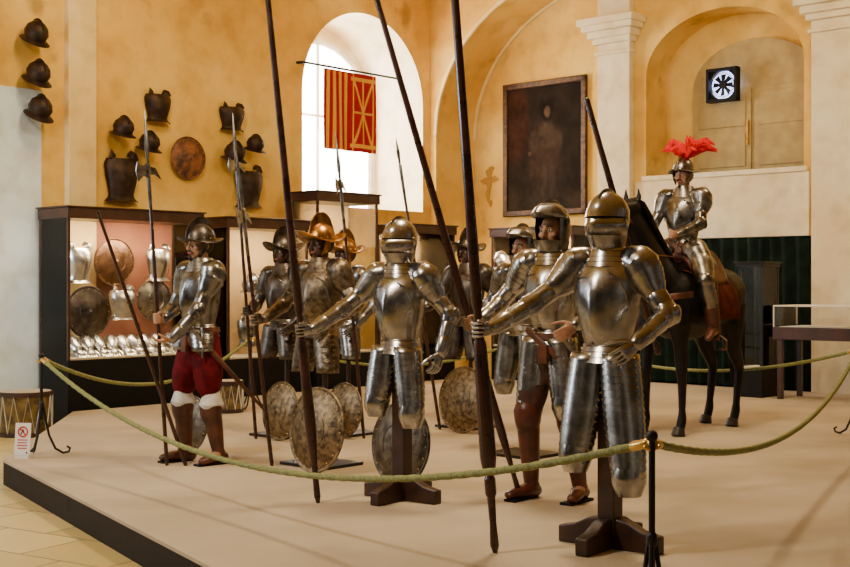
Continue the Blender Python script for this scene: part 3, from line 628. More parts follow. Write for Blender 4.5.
# ---------------------------------------------------------------- horse and rider
HP=(2.54,11.95,0); HR=-40
R=root('horse','life-size black horse model with brown tack carrying an armoured rider','horse',HP,D2R(HR),1.04)
mb=MB()
mb.tube([(0,-.66,1.16),(0,-.55,1.17),(0,-.38,1.16),(0,-.1,1.13),(0,.2,1.16),(0,.45,1.21),(0,.65,1.25),(0,.78,1.22)],[(.14,.18),(.21,.26),(.25,.31),(.28,.31),(.29,.29),(.28,.28),(.24,.24),(.14,.15)],22,ref=(0,0,1))
mb.tube([(0,-.42,1.22),(0,-.62,1.42),(-.02,-.80,1.66),(-.05,-.92,1.86),(-.07,-.97,1.95)],[(.17,.26),(.135,.22),(.105,.175),(.085,.14),(.07,.10)],18,ref=(0,1,0))
mb.tube([(-.06,-.93,1.99),(-.09,-1.04,1.95),(-.13,-1.16,1.80),(-.17,-1.28,1.62),(-.20,-1.36,1.50)],[(.075,.09),(.085,.125),(.072,.105),(.055,.068),(.05,.058)],16,ref=(0,1,0))
mb.ball((-.09,-1.0,1.88),(.07,.1,.1))
for s in(-1,1):
    mb.tube([(-.07+s*.055,-.93,2.04),(-.07+s*.065,-.92,2.10),(-.07+s*.06,-.93,2.18)],[(.03,.022),(.028,.018),(.008,.006)],10)
    fy=-.05 if s<0 else .06
    mb.tube([(s*.13,-.46,1.15),(s*.155,-.50,.98),(s*.15,-.50+fy*.5,.78),(s*.15,-.51+fy,.56),(s*.15,-.50+fy,.48),(s*.15,-.50+fy,.22),(s*.15,-.50+fy,.15),(s*.15,-.53+fy,.07)],[(.11,.15),(.095,.12),(.062,.07),(.053,.056),(.042,.045),(.032,.036),(.042,.045),(.042,.045)],14)
    hy=.05 if s<0 else -.04
    mb.tube([(s*.13,.55,1.16),(s*.16,.50+hy*.3,.95),(s*.165,.57+hy,.74),(s*.16,.70+hy,.56),(s*.16,.69+hy,.48),(s*.16,.64+hy,.22),(s*.16,.63+hy,.15),(s*.16,.59+hy,.07)],[(.13,.20),(.115,.165),(.07,.09),(.045,.065),(.042,.05),(.034,.038),(.043,.046),(.042,.045)],14)
o=mk('body',mb,HORSE,R); remesh(o,.014,6)
for s in(-1,1):
    for y in (-.555+(-.05 if s<0 else .06),.565+(.05 if s<0 else -.04)):
        mb=MB(); mb.tube([(s*(.15 if y<0 else .16),y-.02,.004),(s*(.15 if y<0 else .16),y,.075)],[(.062,.072),(.048,.052)],14,rnd=False); mk('hoof',mb,HOOF,R)
mb=MB()
for i in range(26):
    t=i/25; p=V((0,-.40,1.50)).lerp(V((-.06,-.90,2.08)),t)
    mb.tube([p,p+V((.06,.05,-.04)),p+V((.13+.02*random.random(),.06,-.16-.05*random.random()))],[(.02,.012),(.018,.01),(.004,.004)],6)
mb.tube([(-.07,-.93,2.07),(-.10,-1.05,2.04),(-.12,-1.12,1.93)],[(.03,.02),(.03,.015),(.01,.006)],8); mk('mane',mb,HORSE,R)
mb=MB()
for i in range(12):
    a=i*2*math.pi/12; q=V((.03*math.cos(a),.03*math.sin(a),0)); mb.tube([V((0,.78,1.30)),V((0,.9,1.22))+q,V((0,.95,.95))+q*1.6,V((0,.93,.6))+q*1.9,V((0,.92,.35))+q],[.02,.03,.032,.026,.006],6)
mk('tail',mb,HORSE,R)
for s in(-1,1):
    mb=MB(); mb.ball((-.10+s*.072,-1.07,1.93),(.016,.02,.018),8,6); mk('eye',mb,EYED,R)
    mb=MB(); mb.tube([(-.07+s*.07,-.93,2.0),(-.12+s*.082,-1.12,1.82),(-.165+s*.07,-1.25,1.64)],.009,6)
    mb.tube([(-.165+s*.07,-1.25,1.64),(-.05+s*.12,-1.0,1.6),(s*.12,-.55,1.58),(s*.06,-.32,1.72)],.007,6); mk('bridle_rein',mb,BELT,R)
for c,rr in (((-.155,-1.235,1.68),.078),((-.10,-1.05,1.90),.105)):
    mb=MB(); c=V(c); ax=V((-.12,-.36,-.5)).normalized(); s_=ax.cross(V((1,0,0))).normalized(); o_=ax.cross(s_)
    mb.tube([c+(s_*math.cos(a)*rr*1.15+o_*math.sin(a)*rr*.9) for a in [2*math.pi*i/16 for i in range(17)]],.010,6,rnd=False,ref=ax); mk('bridle_band',mb,BELT,R)
mb=MB(); mb.tube([(.29*math.sin(a)*1.0,-.50-.20*abs(math.cos(a)),1.20+.05*abs(math.sin(a))) for a in [-math.pi/2+math.pi*i/16 for i in range(17)]],[(.006,.028)]*17,8,ref=(0,0,1),rnd=False); mb.ball((0,-.72,1.2),(.04,.015,.04),10,6); mk('breast_strap',mb,LEATH,R)
mb=MB(); rings=[]
for y in (-.24,-.14,0,.2,.34):
    rings.append([(.325*math.sin(a),y,1.13+.345*math.cos(a)-(0 if abs(a)<1.5 else .05)) for a in [D2R(-100+200*j/20) for j in range(21)]])
mb.loft(rings,False,False); o=mk('saddle_cloth',mb,CLOTHR,R); so=o.modifiers.new('t','SOLIDIFY'); so.thickness=.012
mb=MB(); rings=[]
for y,h,w_ in ((-.26,.13,.10),(-.2,.08,.13),(-.05,.03,.16),(.12,.04,.16),(.24,.10,.15),(.30,.17,.12)):
    rings.append([((w_+.14)*math.sin(a),y,1.17+(.33+h*max(0,math.cos(a)))*math.cos(a)) for a in [D2R(-62+124*j/16) for j in range(17)]])
mb.loft(rings,False,False); o=mk('saddle',mb,LEATH,R); so=o.modifiers.new('t','SOLIDIFY'); so.thickness=.03
for s in(-1,1):
    mb=MB(); mb.tube([(s*.30,-.08,1.35),(s*.36,-.14,1.0),(s*.36,-.16,.84)],[(.006,.018)]*3,6); mb.tube([(s*.33,-.18,.84),(s*.33,-.18,.76),(s*.45,-.18,.76),(s*.45,-.18,.84),(s*.39,-.18,.88),(s*.33,-.18,.84)],.008,6,rnd=False,ref=(0,1,0)); mk('stirrup',mb,LEATH,R)
zr=.73; rp_=V(HP)+Matrix.Rotation(D2R(HR),3,'Z')@V((-.05,-.04,0)); rp_.z=zr
R=root('mannequin','armoured rider mannequin with red plumed helmet seated on the black horse','mannequin',rp_,D2R(HR),1.0)
J={s:(V((s*.12,-.02,.93)),V((s*.37,-.28,.70)),V((s*.40,-.16,.26)),V((s*.43,-.34,.17))) for s in(-1,1)}
arms={}
mb=MB()
for s in(-1,1):
    S=shoulder(s); W=V((s*.13,-.36,1.12)); E=ik(S,W,.30,.265,(s,.4,-.6)); arms[s]=[S,E,W]
body_mesh(mb,J,arms)
for s in(-1,1): hand_grip(mb,arms[s][2],arms[s][2]+V((-s*.02,-.09,0)),V((0,.2,1)),.009,V((s,0,0)))
o=mk('body',mb,SKIN,R); remesh(o,.0075,3); face_parts(R)
for s in(-1,1): arm_armor(R,s,*arms[s],STEEL2)
cuirass(R,STEEL2)
for s in(-1,1):
    hp,k,an,toe=J[s]
    mb=MB(); mb.tube([hp+V((s*.02,-.04,.05)),hp.lerp(k,.5)+V((s*.02,0,.04)),k],[.125,.11,.082],18,lames=10); mk('thigh_plate',mb,STEEL2,R)
    mb=MB(); mb.ball(k,(.08,.085,.085)); mb.ball(k+V((s*.06,0,0)),(.02,.05,.05)); mk('knee_plate',mb,STEEL2,R)
    mb=MB(); mb.tube([k.lerp(an,.1),k.lerp(an,.35),k.lerp(an,.62)],[.075,.078,.068],14,lames=4); mk('greave',mb,STEEL2,R)
    mb=MB(); mb.tube([k.lerp(an,.5),k.lerp(an,.7),an],[.072,.068,.05],14); mb.tube([an+V((0,.04,-.02)),an+V((0,-.05,-.03)),toe],[(.045,.045),(.045,.045),(.035,.028)],12,ref=(0,0,1)); mk('boot',mb,LEATH,R)
mb=MB(); mb.tube([(0,0,.86),(0,0,.93),(0,0,1.04)],[(.15,.13),(.17,.14),(.14,.11)],18,ref=(0,1,0)); mk('breeches',mb,DCLOTH,R)
hm=morion(R,STEEL2,.03,1.745,.13,brim=.32)
mb=MB()
for i in range(34):
    sg=1 if i%2 else -1; a=sg*random.uniform(.25,1); b_=random.uniform(-1,1); up=random.uniform(.4,1.0)
    base=V((0,.02,1.86)); d=V((a*1.0,b_*.55+.05,0))
    p=[base,base+d*.06+V((0,0,.08*up)),base+d*.13+V((0,0,.17*up)),base+d*.20+V((0,0,.20*up)),base+d*.28+V((0,0,.14*up))]
    mb.tube(p,[(.006,.01),(.010,.024),(.012,.030),(.010,.024),(.003,.008)],8,ref=(0,0,1))
mk('helmet_plume',mb,PLUME,hm)
swordbelt(R,BELT)
# ---------------------------------------------------------------- stanchions and ropes
def stanchion(p,lab,h=.8):
    R=root('rope_stanchion',lab,'stanchion',p,0.3,1,'rope stanchions')
    mb=MB(); mb.tube([(0,0,.30),(0,0,h*.55),(0,0,h)],[.013,.013,.013],10); mb.tube([(0,0,h*.5),(0,0,h*.53)],.022,10); mb.ball((0,0,h+.012),.024); mk('stanchion_post',mb,IRON,R)
    for i in range(3):
        a=i*2*math.pi/3; c,s_=math.cos(a),math.sin(a); mb=MB()
        q=[(0.012,.42),(.03,.30),(.06,.16),(.11,.05),(.17,.012),(.215,.02),(.225,.05),(.205,.062)]
        mb.tube([(x*c,x*s_,z) for x,z in q],.010,8,ref=(-s_,c,0)); mk('stanchion_leg',mb,IRON,R)
    mb=MB(); mb.tube([(-.03,0,h-.03),(0,0,h-.045),(.03,0,h-.03)],.008,8); mk('hook_ring',mb,BRASS,R)
    return V((p[0],p[1],h-.02))
S1=stanchion((-3.13,10.2,0),'black iron rope stanchion with scrolled feet at the platform corner')
S2=stanchion((.875,4.82,0),'black iron rope stanchion joining two brass-capped rope ends')
S3=stanchion((3.98,11.5,0),'black iron rope stanchion beyond the horse')
S4=stanchion((-1.95,14.0,0),'black iron rope stanchion by the glazed cabinets')
S5=stanchion((1.5,16.0,0),'black iron rope stanchion behind the dark spear-bearing armour')
stanchion((2.42,6.45,0),'black iron rope stanchion with scrolled foot on carpet')
def rope(a,b,sag,lab):
    N=160; pts=[]
    d=(b-a); hd=V((d.x,d.y,0)).normalized(); a2=a+hd*.03; b2=b-hd*.03
    for i in range(N+1):
        t=i/N; p=a2.lerp(b2,t); p.z-=4*sag*t*(1-t); pts.append(p)
    R=root('barrier_rope',lab,'rope',a,0,1,'barrier ropes'); mb=MB(); mb.tube([p-a for p in pts],.0165,12,lob=.13,tw=95); mk('rope_cord',mb,ROPE,R,ang=60)
    for q,w_ in ((pts[0],pts[4]),(pts[-1],pts[-5])):
        u=(w_-q).normalized(); mb=MB(); mb.tube([q-a,q-a+u*.07],[.019,.021],12); mb.tube([q-a-u*.02,q-a+u*.01],.012,8); mk('rope_end_cap',mb,BRASS,R)
rope(S1,S2,.46,'long olive green twisted rope sagging across the platform edge')
rope(S2,S3,.33,'olive green twisted rope with brass caps running past the horse')
rope(S1,S4,.34,'olive rope hanging before the display cabinets')
rope(S4,S5,.36,'olive rope behind the morion armours'); rope(S5,S3,.32,'olive rope behind the horse')
# ---------------------------------------------------------------- display cases
def case(label,O,d,n,t0,t1,dep,z0,z1,bz,lin,fr,le,top=.12,name='display_cabinet'):
    p=wp(O,d,n,t0,z0); R=root(name,label,'display cabinet',p,math.atan2(d.y,d.x),1,'glazed display cabinets'); L=t1-t0; h=z1-z0
    mb=MB(); mb.box((L/2,dep/2,bz/2),(L,dep,bz)); mk('cabinet_base',mb,BLACK,R,bev=.006)
    mb=MB(); mb.box((L/2,dep/2-.01,h-top/2),(L+.04,dep+.03,top)); mb.box((L/2,dep/2-.015,h+.01),(L+.08,dep+.06,.02)); mk('cabinet_top',mb,fr,R,bev=.006)
    mb=MB(); mb.box((L/2,dep-.02,(bz+h-top)/2),(L-.02,.02,h-top-bz)); mk('back_panel',mb,lin,R)
    mb=MB(); mb.box((L/2,dep/2,bz+.012),(L-.02,dep-.02,.02)); mk('display_shelf',mb,CASEFL,R)
    for x in (.015,L-.015):
        for y in (.015,dep-.015):
            mb=MB(); mb.box((x,y,(bz+h-top)/2),(.03,.03,h-top-bz)); mk('cabinet_post',mb,fr,R)
    for (c,s_) in (((L/2,.006,(bz+h-top)/2),(L-.06,.004,h-top-bz)),((.006,dep/2,(bz+h-top)/2),(.004,dep-.06,h-top-bz)),((L-.006,dep/2,(bz+h-top)/2),(.004,dep-.06,h-top-bz))):
        mb=MB(); mb.box(c,s_); mk('glass_pane',mb,GLASS,R)
    la=bpy.data.lights.new('cabinet_lamp','AREA'); la.shape='RECTANGLE'; la.size=L*.8; la.size_y=.12; la.energy=le; la.color=(1,.80,.52); lo=link(bpy.data.objects.new('cabinet_lamp',la)); lo.parent=R; lo.location=(L/2,.14,h-top-.03); lo.rotation_euler=(D2R(18),0,0)
    return R
c1a=tpx(FL,d1,n1,68); c1b=tpx(FL,d1,n1,202)
case('tall glazed cabinet of shields and breastplates with black base',FL,d1,n1,c1a,c1b,.6,-.2,2.25,.74,CASEIN,WOODC,36)
c2a=tpx(FL,d1,n1,228); c2b=tpx(FL,d1,n1,308)
case('glazed cabinet lit warm inside behind the morion armours',FL,d1,n1,c2a,c2b,.6,-.2,2.22,.65,CASEIN2,WOODC,26)
c3a=c2b+.08; c3b=tpx(FL,d1,n1,378,-.1)
case('taller dark wood glazed cabinet below the window',FL-n1*.1,d1,n1,c3a,c3b,.6,-.2,2.62,.65,CASEIN2,WOODC,22)
c4a=tpx(FL,d1,n1,408); c4b=tpx(FL,d1,n1,455)
case('glazed cabinet near the corner with warm lighting',FL,d1,n1,c4a,c4b,.6,-.2,2.25,.65,CASEIN2,WOODC,34)
FRt=CR-n2*.62
case('long glazed cabinet below the portrait painting',FRt,d2,n2,.95,2.45,.55,-.2,2.22,.65,CASEIN2,WOODC,36)
aL=math.atan2(d1.y,d1.x); aR=math.atan2(d2.y,d2.x)
def m_cuirass(w_,h):
    mb=MB(); mb.shell([(0,0,-h*.5,w_*.40,.09,.05),(0,0,-h*.42,w_*.36,.09,.1),(0,0,-h*.3,w_*.38,.12,.12),(0,0,0,w_*.46,.15,.1),(0,0,h*.25,w_*.5,.14,.05),(0,0,h*.38,w_*.44,.11,0)],-92,92,20)
    for s in(-1,1): mb.tube([(s*w_*.36,-.06,h*.36),(s*w_*.30,-.05,h*.48),(s*w_*.24,-.0,h*.52)],[(.05*w_*2,.012)]*3,8,ref=(0,1,0))
    mb.shell([(0,0,-h*.5,w_*.40,.09),(0,0,-h*.58,w_*.5,.12)],-92,92,20)
    return mb
def m_helm(r):
    mb=MB(); mb.shell([(0,-r*.6,-r*.5,r*.82,r*.9),(0,-r*.6,0,r*.95,r*1.1),(0,-r*.6,r*.5,r*.8,r*.95),(0,-r*.6,r*.85,r*.45,r*.55),(0,-r*.6,r*1.02,r*.03,r*.04)],n=20)
    mb.shell([(0,-r*.6,-r*.45,r*.85,r*.95),(0,-r*.65,-r*.7,r*1.15,r*1.5)],n=20)
    mb.tube([(0,-r*.6+r*1.1*math.sin(a),r*.0+r*1.05*math.cos(a)) for a in [-1.3+2.6*i/10 for i in range(11)]],[(r*.12,.008)]*11,6,ref=(1,0,0))
    return mb
def put(kind,O,d,n,px,y,s,size,mt,label,rotx=0,group=None,rotz=0):
    p=wpt(O,d,n,px,y,s); ang=math.atan2(d.y,d.x)+rotz
    if kind=='c': o=mk('breastplate',m_cuirass(*size),mt,label=label,cat='breastplate',group=group,loc=p,rot=(rotx,0,ang))
    elif kind=='h': o=mk('helmet',m_helm(size),mt,label=label,cat='helmet',group=group,loc=p,rot=(rotx,0,ang))
    elif kind=='s': return shield(p,math.degrees(ang),0,size,mt,label,group=group or 'round shields')
    return o
gi='armour pieces hung on the wall'
for px,y in ((33,30),(35,70),(37,105)): put('h',QL,d1,n1,px,y,-.14,.14,RUST,'dark browned iron helmet hung high on the wall',group=gi,rotx=.5)
put('h',QL,d1,n1,120,126,-.13,.13,RUST,'small dark iron helmet hung on ochre wall',group=gi,rotx=.3)
put('h',QL,d1,n1,146,141,-.13,.13,RUST,'dark iron skull cap hung on ochre wall',group=gi,rotx=.3)
put('c',QL,d1,n1,157,106,-.03,(.38,.36),RUST,'browned iron backplate hung on ochre wall',group=gi)
put('c',QL,d1,n1,121,176,-.03,(.48,.54),RUST,'large dark iron breastplate with skirt hung on wall',group=gi)
put('s',QL,d1,n1,188,158,-.05,.27,mat('painted_wood_shield',(.28,.10,.035),.5,.2,(.04,.02,.014),9,.2,40),'brown painted round shield hung on ochre wall')
put('c',QL,d1,n1,231,117,-.03,(.40,.32),RUST,'dark backplate hung high on ochre wall',group=gi)
put('h',QL,d1,n1,231,151,-.13,.14,RUST,'dark iron burgonet helmet hung on wall',group=gi,rotx=.3)
put('h',QL,d1,n1,252,143,-.13,.12,RUST,'little dark iron helmet hung on wall',group=gi,rotx=.3)
put('c',QL,d1,n1,248,186,-.03,(.46,.50),RUST,'dark iron breastplate with tassets hung on wall',group=gi)
gi='armour pieces in the shield cabinet'
put('s',FL,d1,n1,114,262,.42,.28,mat('brown_shield',(.22,.11,.055),.4,.8,(.09,.045,.025),14,.2,40),'brown domed round shield in the glazed cabinet')
put('s',FL,d1,n1,88,312,.36,.30,DSTEEL,'large dark round shield in the glazed cabinet')
put('s',FL,d1,n1,154,300,.40,.25,STEEL2,'grey steel round shield in the glazed cabinet')
put('c',FL,d1,n1,157,262,.42,(.34,.40),PLATE_,'polished pale breastplate in the glazed cabinet',group=gi)
put('c',FL,d1,n1,78,262,.42,(.32,.42),PLATE_,'polished pale backplate in the glazed cabinet',group=gi)
put('c',FL,d1,n1,121,302,.42,(.34,.36),PLATE_,'small polished breastplate in the glazed cabinet',group=gi)
mb=MB(); mb.tube([(0,.10,.05),(0,0,.04)],[.075,.045],12); mb.tube([(0,0,.04),(0,-.07,.035)],[(.045,.028),(.05,.024)],10,ref=(0,0,1))
for i,L_ in enumerate((.07,.085,.08,.065)): mb.tube([(-.036+.024*i,-.07,.035),(-.036+.024*i,-.07-L_*.6,.03),(-.036+.024*i,-.07-L_,.018)],[.012,.011,.009],7)
mb.tube([(.045,-.01,.035),(.07,-.05,.03),(.075,-.085,.022)],[.014,.012,.009],7)
base_g=None
for i,px in enumerate((78,90,102,114,126,138,150,162,174)):
    t=tpx(FL,d1,n1,px,.2); p=wp(FL,d1,n1,t,.575,.24)
    if base_g is None: base_g=mk('gauntlet',mb,PLATE_,label='polished pale steel gauntlet on the cabinet shelf',cat='gauntlet',group='gauntlets on the cabinet shelf'); o=base_g
    else: o=base_g.copy(); link(o)
    o.location=p; o.scale=(1.3,1.3,1.5); o.rotation_euler=(.4,0,aL+random.uniform(-.3,.3))
p=wpt(FL,d1,n1,186,281,.12); R=root('text_panel','black information panel with white lettering inside the cabinet','sign',p,aL)
mb=MB(); mb.box((0,0,0),(.32,.02,.58)); mk('panel_board',mb,BLACK,R)
def text(s_,loc,size,mt,R,al='LEFT',rot=(math.pi/2,0,0)):
    c=bpy.data.curves.new('lettering','FONT'); c.body=s_; c.size=size; c.extrude=.001; c.align_x=al; c.materials.append(mt)
    tmp=link(bpy.data.objects.new('tmp_text',c)); bpy.context.view_layer.update(); dg=bpy.context.evaluated_depsgraph_get()
    me=bpy.data.meshes.new_from_object(tmp.evaluated_get(dg)); bpy.data.objects.remove(tmp)
    o=link(bpy.data.objects.new('lettering',me)); o.parent=R; o.location=loc; o.rotation_euler=rot; return o
for i,(s_,z) in enumerate((('MATE',.13),('PER',.03),('C',-.07))): text(s_,(-.14,-.014,z),.085,TXTW,R)
gi='armour pieces in the lit cabinets'
put('h',FL,d1,n1,248,285,.35,.14,STEEL2,'steel helmet displayed in the warm-lit cabinet',group=gi)
put('c',FL,d1,n1,247,330,.38,(.34,.36),STEEL2,'steel breastplate displayed in the warm-lit cabinet',group=gi)
put('h',FL,d1,n1,425,290,.35,.15,STEEL2,'steel helmet displayed in the corner cabinet',group=gi)
put('c',FL,d1,n1,430,262,.40,(.36,.36),STEEL2,'steel breastplate displayed in the corner cabinet',group=gi)
put('h',FRt,d2,n2,505,262,.30,.15,PLATE_,'pale steel helmet in the cabinet below the portrait',group=gi)
put('c',FRt,d2,n2,507,310,.35,(.36,.36),PLATE_,'pale breastplate in the cabinet below the portrait',group=gi)
cO=CR-n2*1.3
case('small upright glass case standing beyond the horse',cO,d2,n2,tpx(cO,d2,n2,738),tpx(cO,d2,n2,762),.45,0,1.65,.35,DGREEN,IRON,4,top=.04)
tO=CR-n2*1.3; ta=tpx(tO,d2,n2,776)
R=root('display_table','reddish wooden display table with flat glass top and paper sheets','table',wp(tO,d2,n2,ta,0,0),aR)
for x in(.04,1.26):
    for y in(.04,.56):
        mb=MB(); mb.box((x,y,.36),(.06,.06,.72)); mk('leg',mb,WOODC,R,bev=.004)
mb=MB(); mb.box((.65,.3,.80),(1.36,.66,.15)); mk('table_case',mb,WOODC,R,bev=.006)
mb=MB(); mb.box((.65,.3,.878),(1.24,.54,.006)); mk('table_lining',mb,CARD,R)
gz=.89;gh=.24
for c,s_ in (((.65,-.02,gz+gh/2),(1.34,.006,gh)),((.65,.62,gz+gh/2),(1.34,.006,gh)),((-.02,.3,gz+gh/2),(.006,.64,gh)),((1.32,.3,gz+gh/2),(.006,.64,gh)),((.65,.3,gz+gh),(1.34,.65,.006))):
    mb=MB(); mb.box(c,s_); mk('glass_pane',mb,GLASS,R)
for a,b in (((-.02,-.02),(1.32,-.02)),((-.02,.62),(1.32,.62)),((-.02,-.02),(-.02,.62)),((1.32,-.02),(1.32,.62))):
    mb=MB(); mb.tube([(a[0],a[1],gz+gh),(b[0],b[1],gz+gh)],.009,6,rnd=False); mk('glass_edge',mb,CARD,R)
for x in(-.02,1.32):
    mb=MB(); mb.tube([(x,-.02,gz-.02),(x,-.02,gz+gh)],.008,6,rnd=False,ref=(0,1,0)); mk('glass_edge',mb,CARD,R)
for i in range(3):
    mb=MB(); mb.box((0,0,0),(.28,.36,.004)); o=mk('paper_sheet',mb,CARD,label='white paper sheet lying in the display table',cat='paper',group='sheets in the display table',loc=wp(tO,d2,n2,ta+.28+.38*i,.886,.3),rot=aR)
cp=wpt(CR,d2,n2,489,184,-.012); GC=mat('faded_gold_paint',(.46,.25,.03),.8,0,(.36,.18,.025),20)
mb=MB()
for (x,z,a,b) in ((0,.16,.06,.10),(-.09,.05,.07,.05),(.10,.07,.08,.05),(0,-.02,.05,.12),(-.02,-.18,.04,.12),(.06,.24,.04,.04),(.03,-.31,.03,.06)):
    mb.poly([(x+a*math.cos(q)*(1+.25*math.sin(3*q+x*20)),z+b*math.sin(q)*(1+.2*math.cos(4*q+z*9))) for q in [2*math.pi*i/18 for i in range(18)]],.008)
mk('wall_crest_remnant',mb,GC,label='faded gold painted crest remnant on the plaster beside the portrait',cat='wall ornament',loc=cp,rot=aR)
# ---------------------------------------------------------------- drums, sign
def drum(p,r,h,lab):
    R=root('drum',lab,'drum',p,.4,1,'military drums')
    mb=MB(); mb.lathe([(0,.0),(r*.96,.0),(r*.96,h),(0,h)],28); mk('drum_shell',mb,DRUMB,R)
    mb=MB(); mb.lathe([(0,h+.001),(r*.97,h+.001),(r*.97,h+.008),(0,h+.012)],28); mk('drum_head',mb,DRUMS,R)
    for z in (.02,h-.02):
        mb=MB(); mb.lathe([(r*.95,z-.025),(r*1.03,z-.025),(r*1.03,z+.025),(r*.95,z+.025)],28); mk('drum_hoop',mb,DWOOD,R)
    mb=MB(); pts=[]
    for i in range(25): a=2*math.pi*i/24; pts.append((r*1.02*math.cos(a),r*1.02*math.sin(a),.04 if i%2 else h-.04))
    mb.tube(pts,.007,6,rnd=False); mk('drum_cord',mb,WHITEC,R)
drum((-4.22,13.2,-.2),.27,.46,'brass-coloured rope-tensioned drum standing on the stone floor')
drum((-2.15,13.6,0),.17,.34,'small brass drum standing before the cabinets')
R=root('floor_sign','small white notice card with red prohibition symbol on the platform corner','sign',(-3.22,9.98,0),D2R(-8))
mb=MB(); mb.box((0,0,.16),(.13,.008,.25),Matrix.Rotation(-.12,4,'X')); mk('sign_card',mb,CARD,R)
mb=MB(); mb.box((0,.05,.02),(.11,.10,.04)); mk('sign_foot',mb,CARD,R)
mb=MB(); M=Matrix.Rotation(-.12,4,'X')@Matrix.Translation((0,-.006,.215))
mb.tube([M@V((.038*math.cos(a),0,.038*math.sin(a))) for a in [2*math.pi*i/24 for i in range(25)]],.006,6,rnd=False,ref=(0,1,0)); mb.tube([M@V((-.027,0,.027)),M@V((.027,0,-.027))],.005,6); mk('prohibition_symbol',mb,REDP,R)
mb=MB(); mb.tube([M@V((-.016,-.0,-.02)),M@V((0,0,.018)),M@V((.016,0,-.02))],.004,6); mk('pictogram',mb,BLACK,R)
mb=MB()
for i in range(4): mb.box((0,-.005,.15-.022*i),(.09-.012*(i%2),.002,.008),Matrix.Rotation(-.12,4,'X'))
mk('printed_lines',mb,REDP,R)
# ---------------------------------------------------------------- flag and portrait
def painted(name,O,ux,uz,nx,nz,func,mt,wave=0,nrm=V((0,1,0)),parent=None):
    me=bpy.data.meshes.new(name); vs=[];fs=[];cl=[]
    for j in range(nz+1):
        for i in range(nx+1):
            u,v=i/nx,j/nz; p=O+ux*u+uz*v+nrm*(wave*math.sin(u*16+v*1.5)*(1.1-v)); vs.append(p)
    for j in range(nz):
        for i in range(nx): a=j*(nx+1)+i; fs.append([a,a+1,a+nx+2,a+nx+1]); cl.append(func((i+.5)/nx,(j+.5)/nz))
    me.from_pydata(vs,[],fs); ca=me.color_attributes.new('Col','FLOAT_COLOR','CORNER')
    for pi,pl in enumerate(me.polygons):
        for li in pl.loop_indices: ca.data[li].color=(*cl[pi],1)
    me.materials.append(mt); me.polygons.foreach_set('use_smooth',[True]*len(me.polygons)); o=link(bpy.data.objects.new(name,me)); o.parent=parent; return o
RD=(.36,.012,.012); GD=(.75,.38,.04)
def flagc(u,v):
    if u<.5:
        return GD if int(u/.5*9)%2==1 else RD
    x=(u-.75)/.25; y=(v-.5)/.5
    if abs(x)>.97: return RD
    def near(a,w=.09): return abs(a)<w
    ring=math.hypot(x*1.0,y)
    if near(abs(x)-.78,.06) or near(abs(y)-.85,.05) : return GD
    if abs(x)<.8 and abs(y)<.87 and (near(x,.05) or near(y,.035) or near(x-y*.92,.08) or near(x+y*.92,.08)):
        return GD
    if ring<.16: return (.05,.2,.08)
    return RD
ft0=tpx(QL,d1,n1,319); ft1=tpx(QL,d1,n1,371)
fo=wp(QL,d1,n1,4.0,4.46,-.10); R=root('heraldic_flag','red and gold striped heraldic flag hung from a horizontal black pole','flag',fo,0)
painted('flag_cloth',wp(QL,d1,n1,ft0,3.30,-.10)-fo,d1*(ft1-ft0),V((0,0,1.13)),90,80,flagc,FLAGM,.02,n1,R)
mb=MB(); mb.tube([wp(QL,d1,n1,4.02,4.46,-.10)-fo,wp(QL,d1,n1,5.95,4.46,-.10)-fo],.017,10); mb.tube([wp(QL,d1,n1,4.0,4.46,0)-fo,wp(QL,d1,n1,4.05,4.46,-.10)-fo],.02,8); mb.ball(wp(QL,d1,n1,5.97,4.46,-.10)-fo,.035); mk('flag_pole',mb,IRON,R)
for i in range(8):
    mb=MB(); c=wp(QL,d1,n1,lerp(ft0,ft1,(i+.3)/8),4.45,-.10)-fo; mb.tube([c+n1*(.024*math.cos(a))+V((0,0,.024*math.sin(a)-.005)) for a in [2*math.pi*k/10 for k in range(11)]],.004,5,rnd=False,ref=d1); mk('flag_ring',mb,IRON,R)
pa=tpx(CR,d2,n2,505); pb=tpx(CR,d2,n2,588); pz0=2.44; pz1=4.50
R=root('portrait_painting','dark framed old oil painting of a dim standing figure','painting',wp(CR,d2,n2,pa,pz0,-.035),aR)
W_=pb-pa; Hh=pz1-pz0
for c,s_ in (((W_/2,0,.045),(W_,.06,.09)),((W_/2,0,Hh-.045),(W_,.06,.09)),((.045,0,Hh/2),(.09,.06,Hh)),((W_-.045,0,Hh/2),(.09,.06,Hh))):
    mb=MB(); mb.box(c,s_); mk('frame_rail',mb,GOLDF,R,bev=.012)
def ss(x,a,b): t=max(0,min(1,(x-a)/(b-a))); return t*t*(3-2*t)
def blob(u,v,cu,cv_,a,b): return 1-ss(math.sqrt(((u-cu)/a)**2+((v-cv_)/b)**2),.6,1.15)
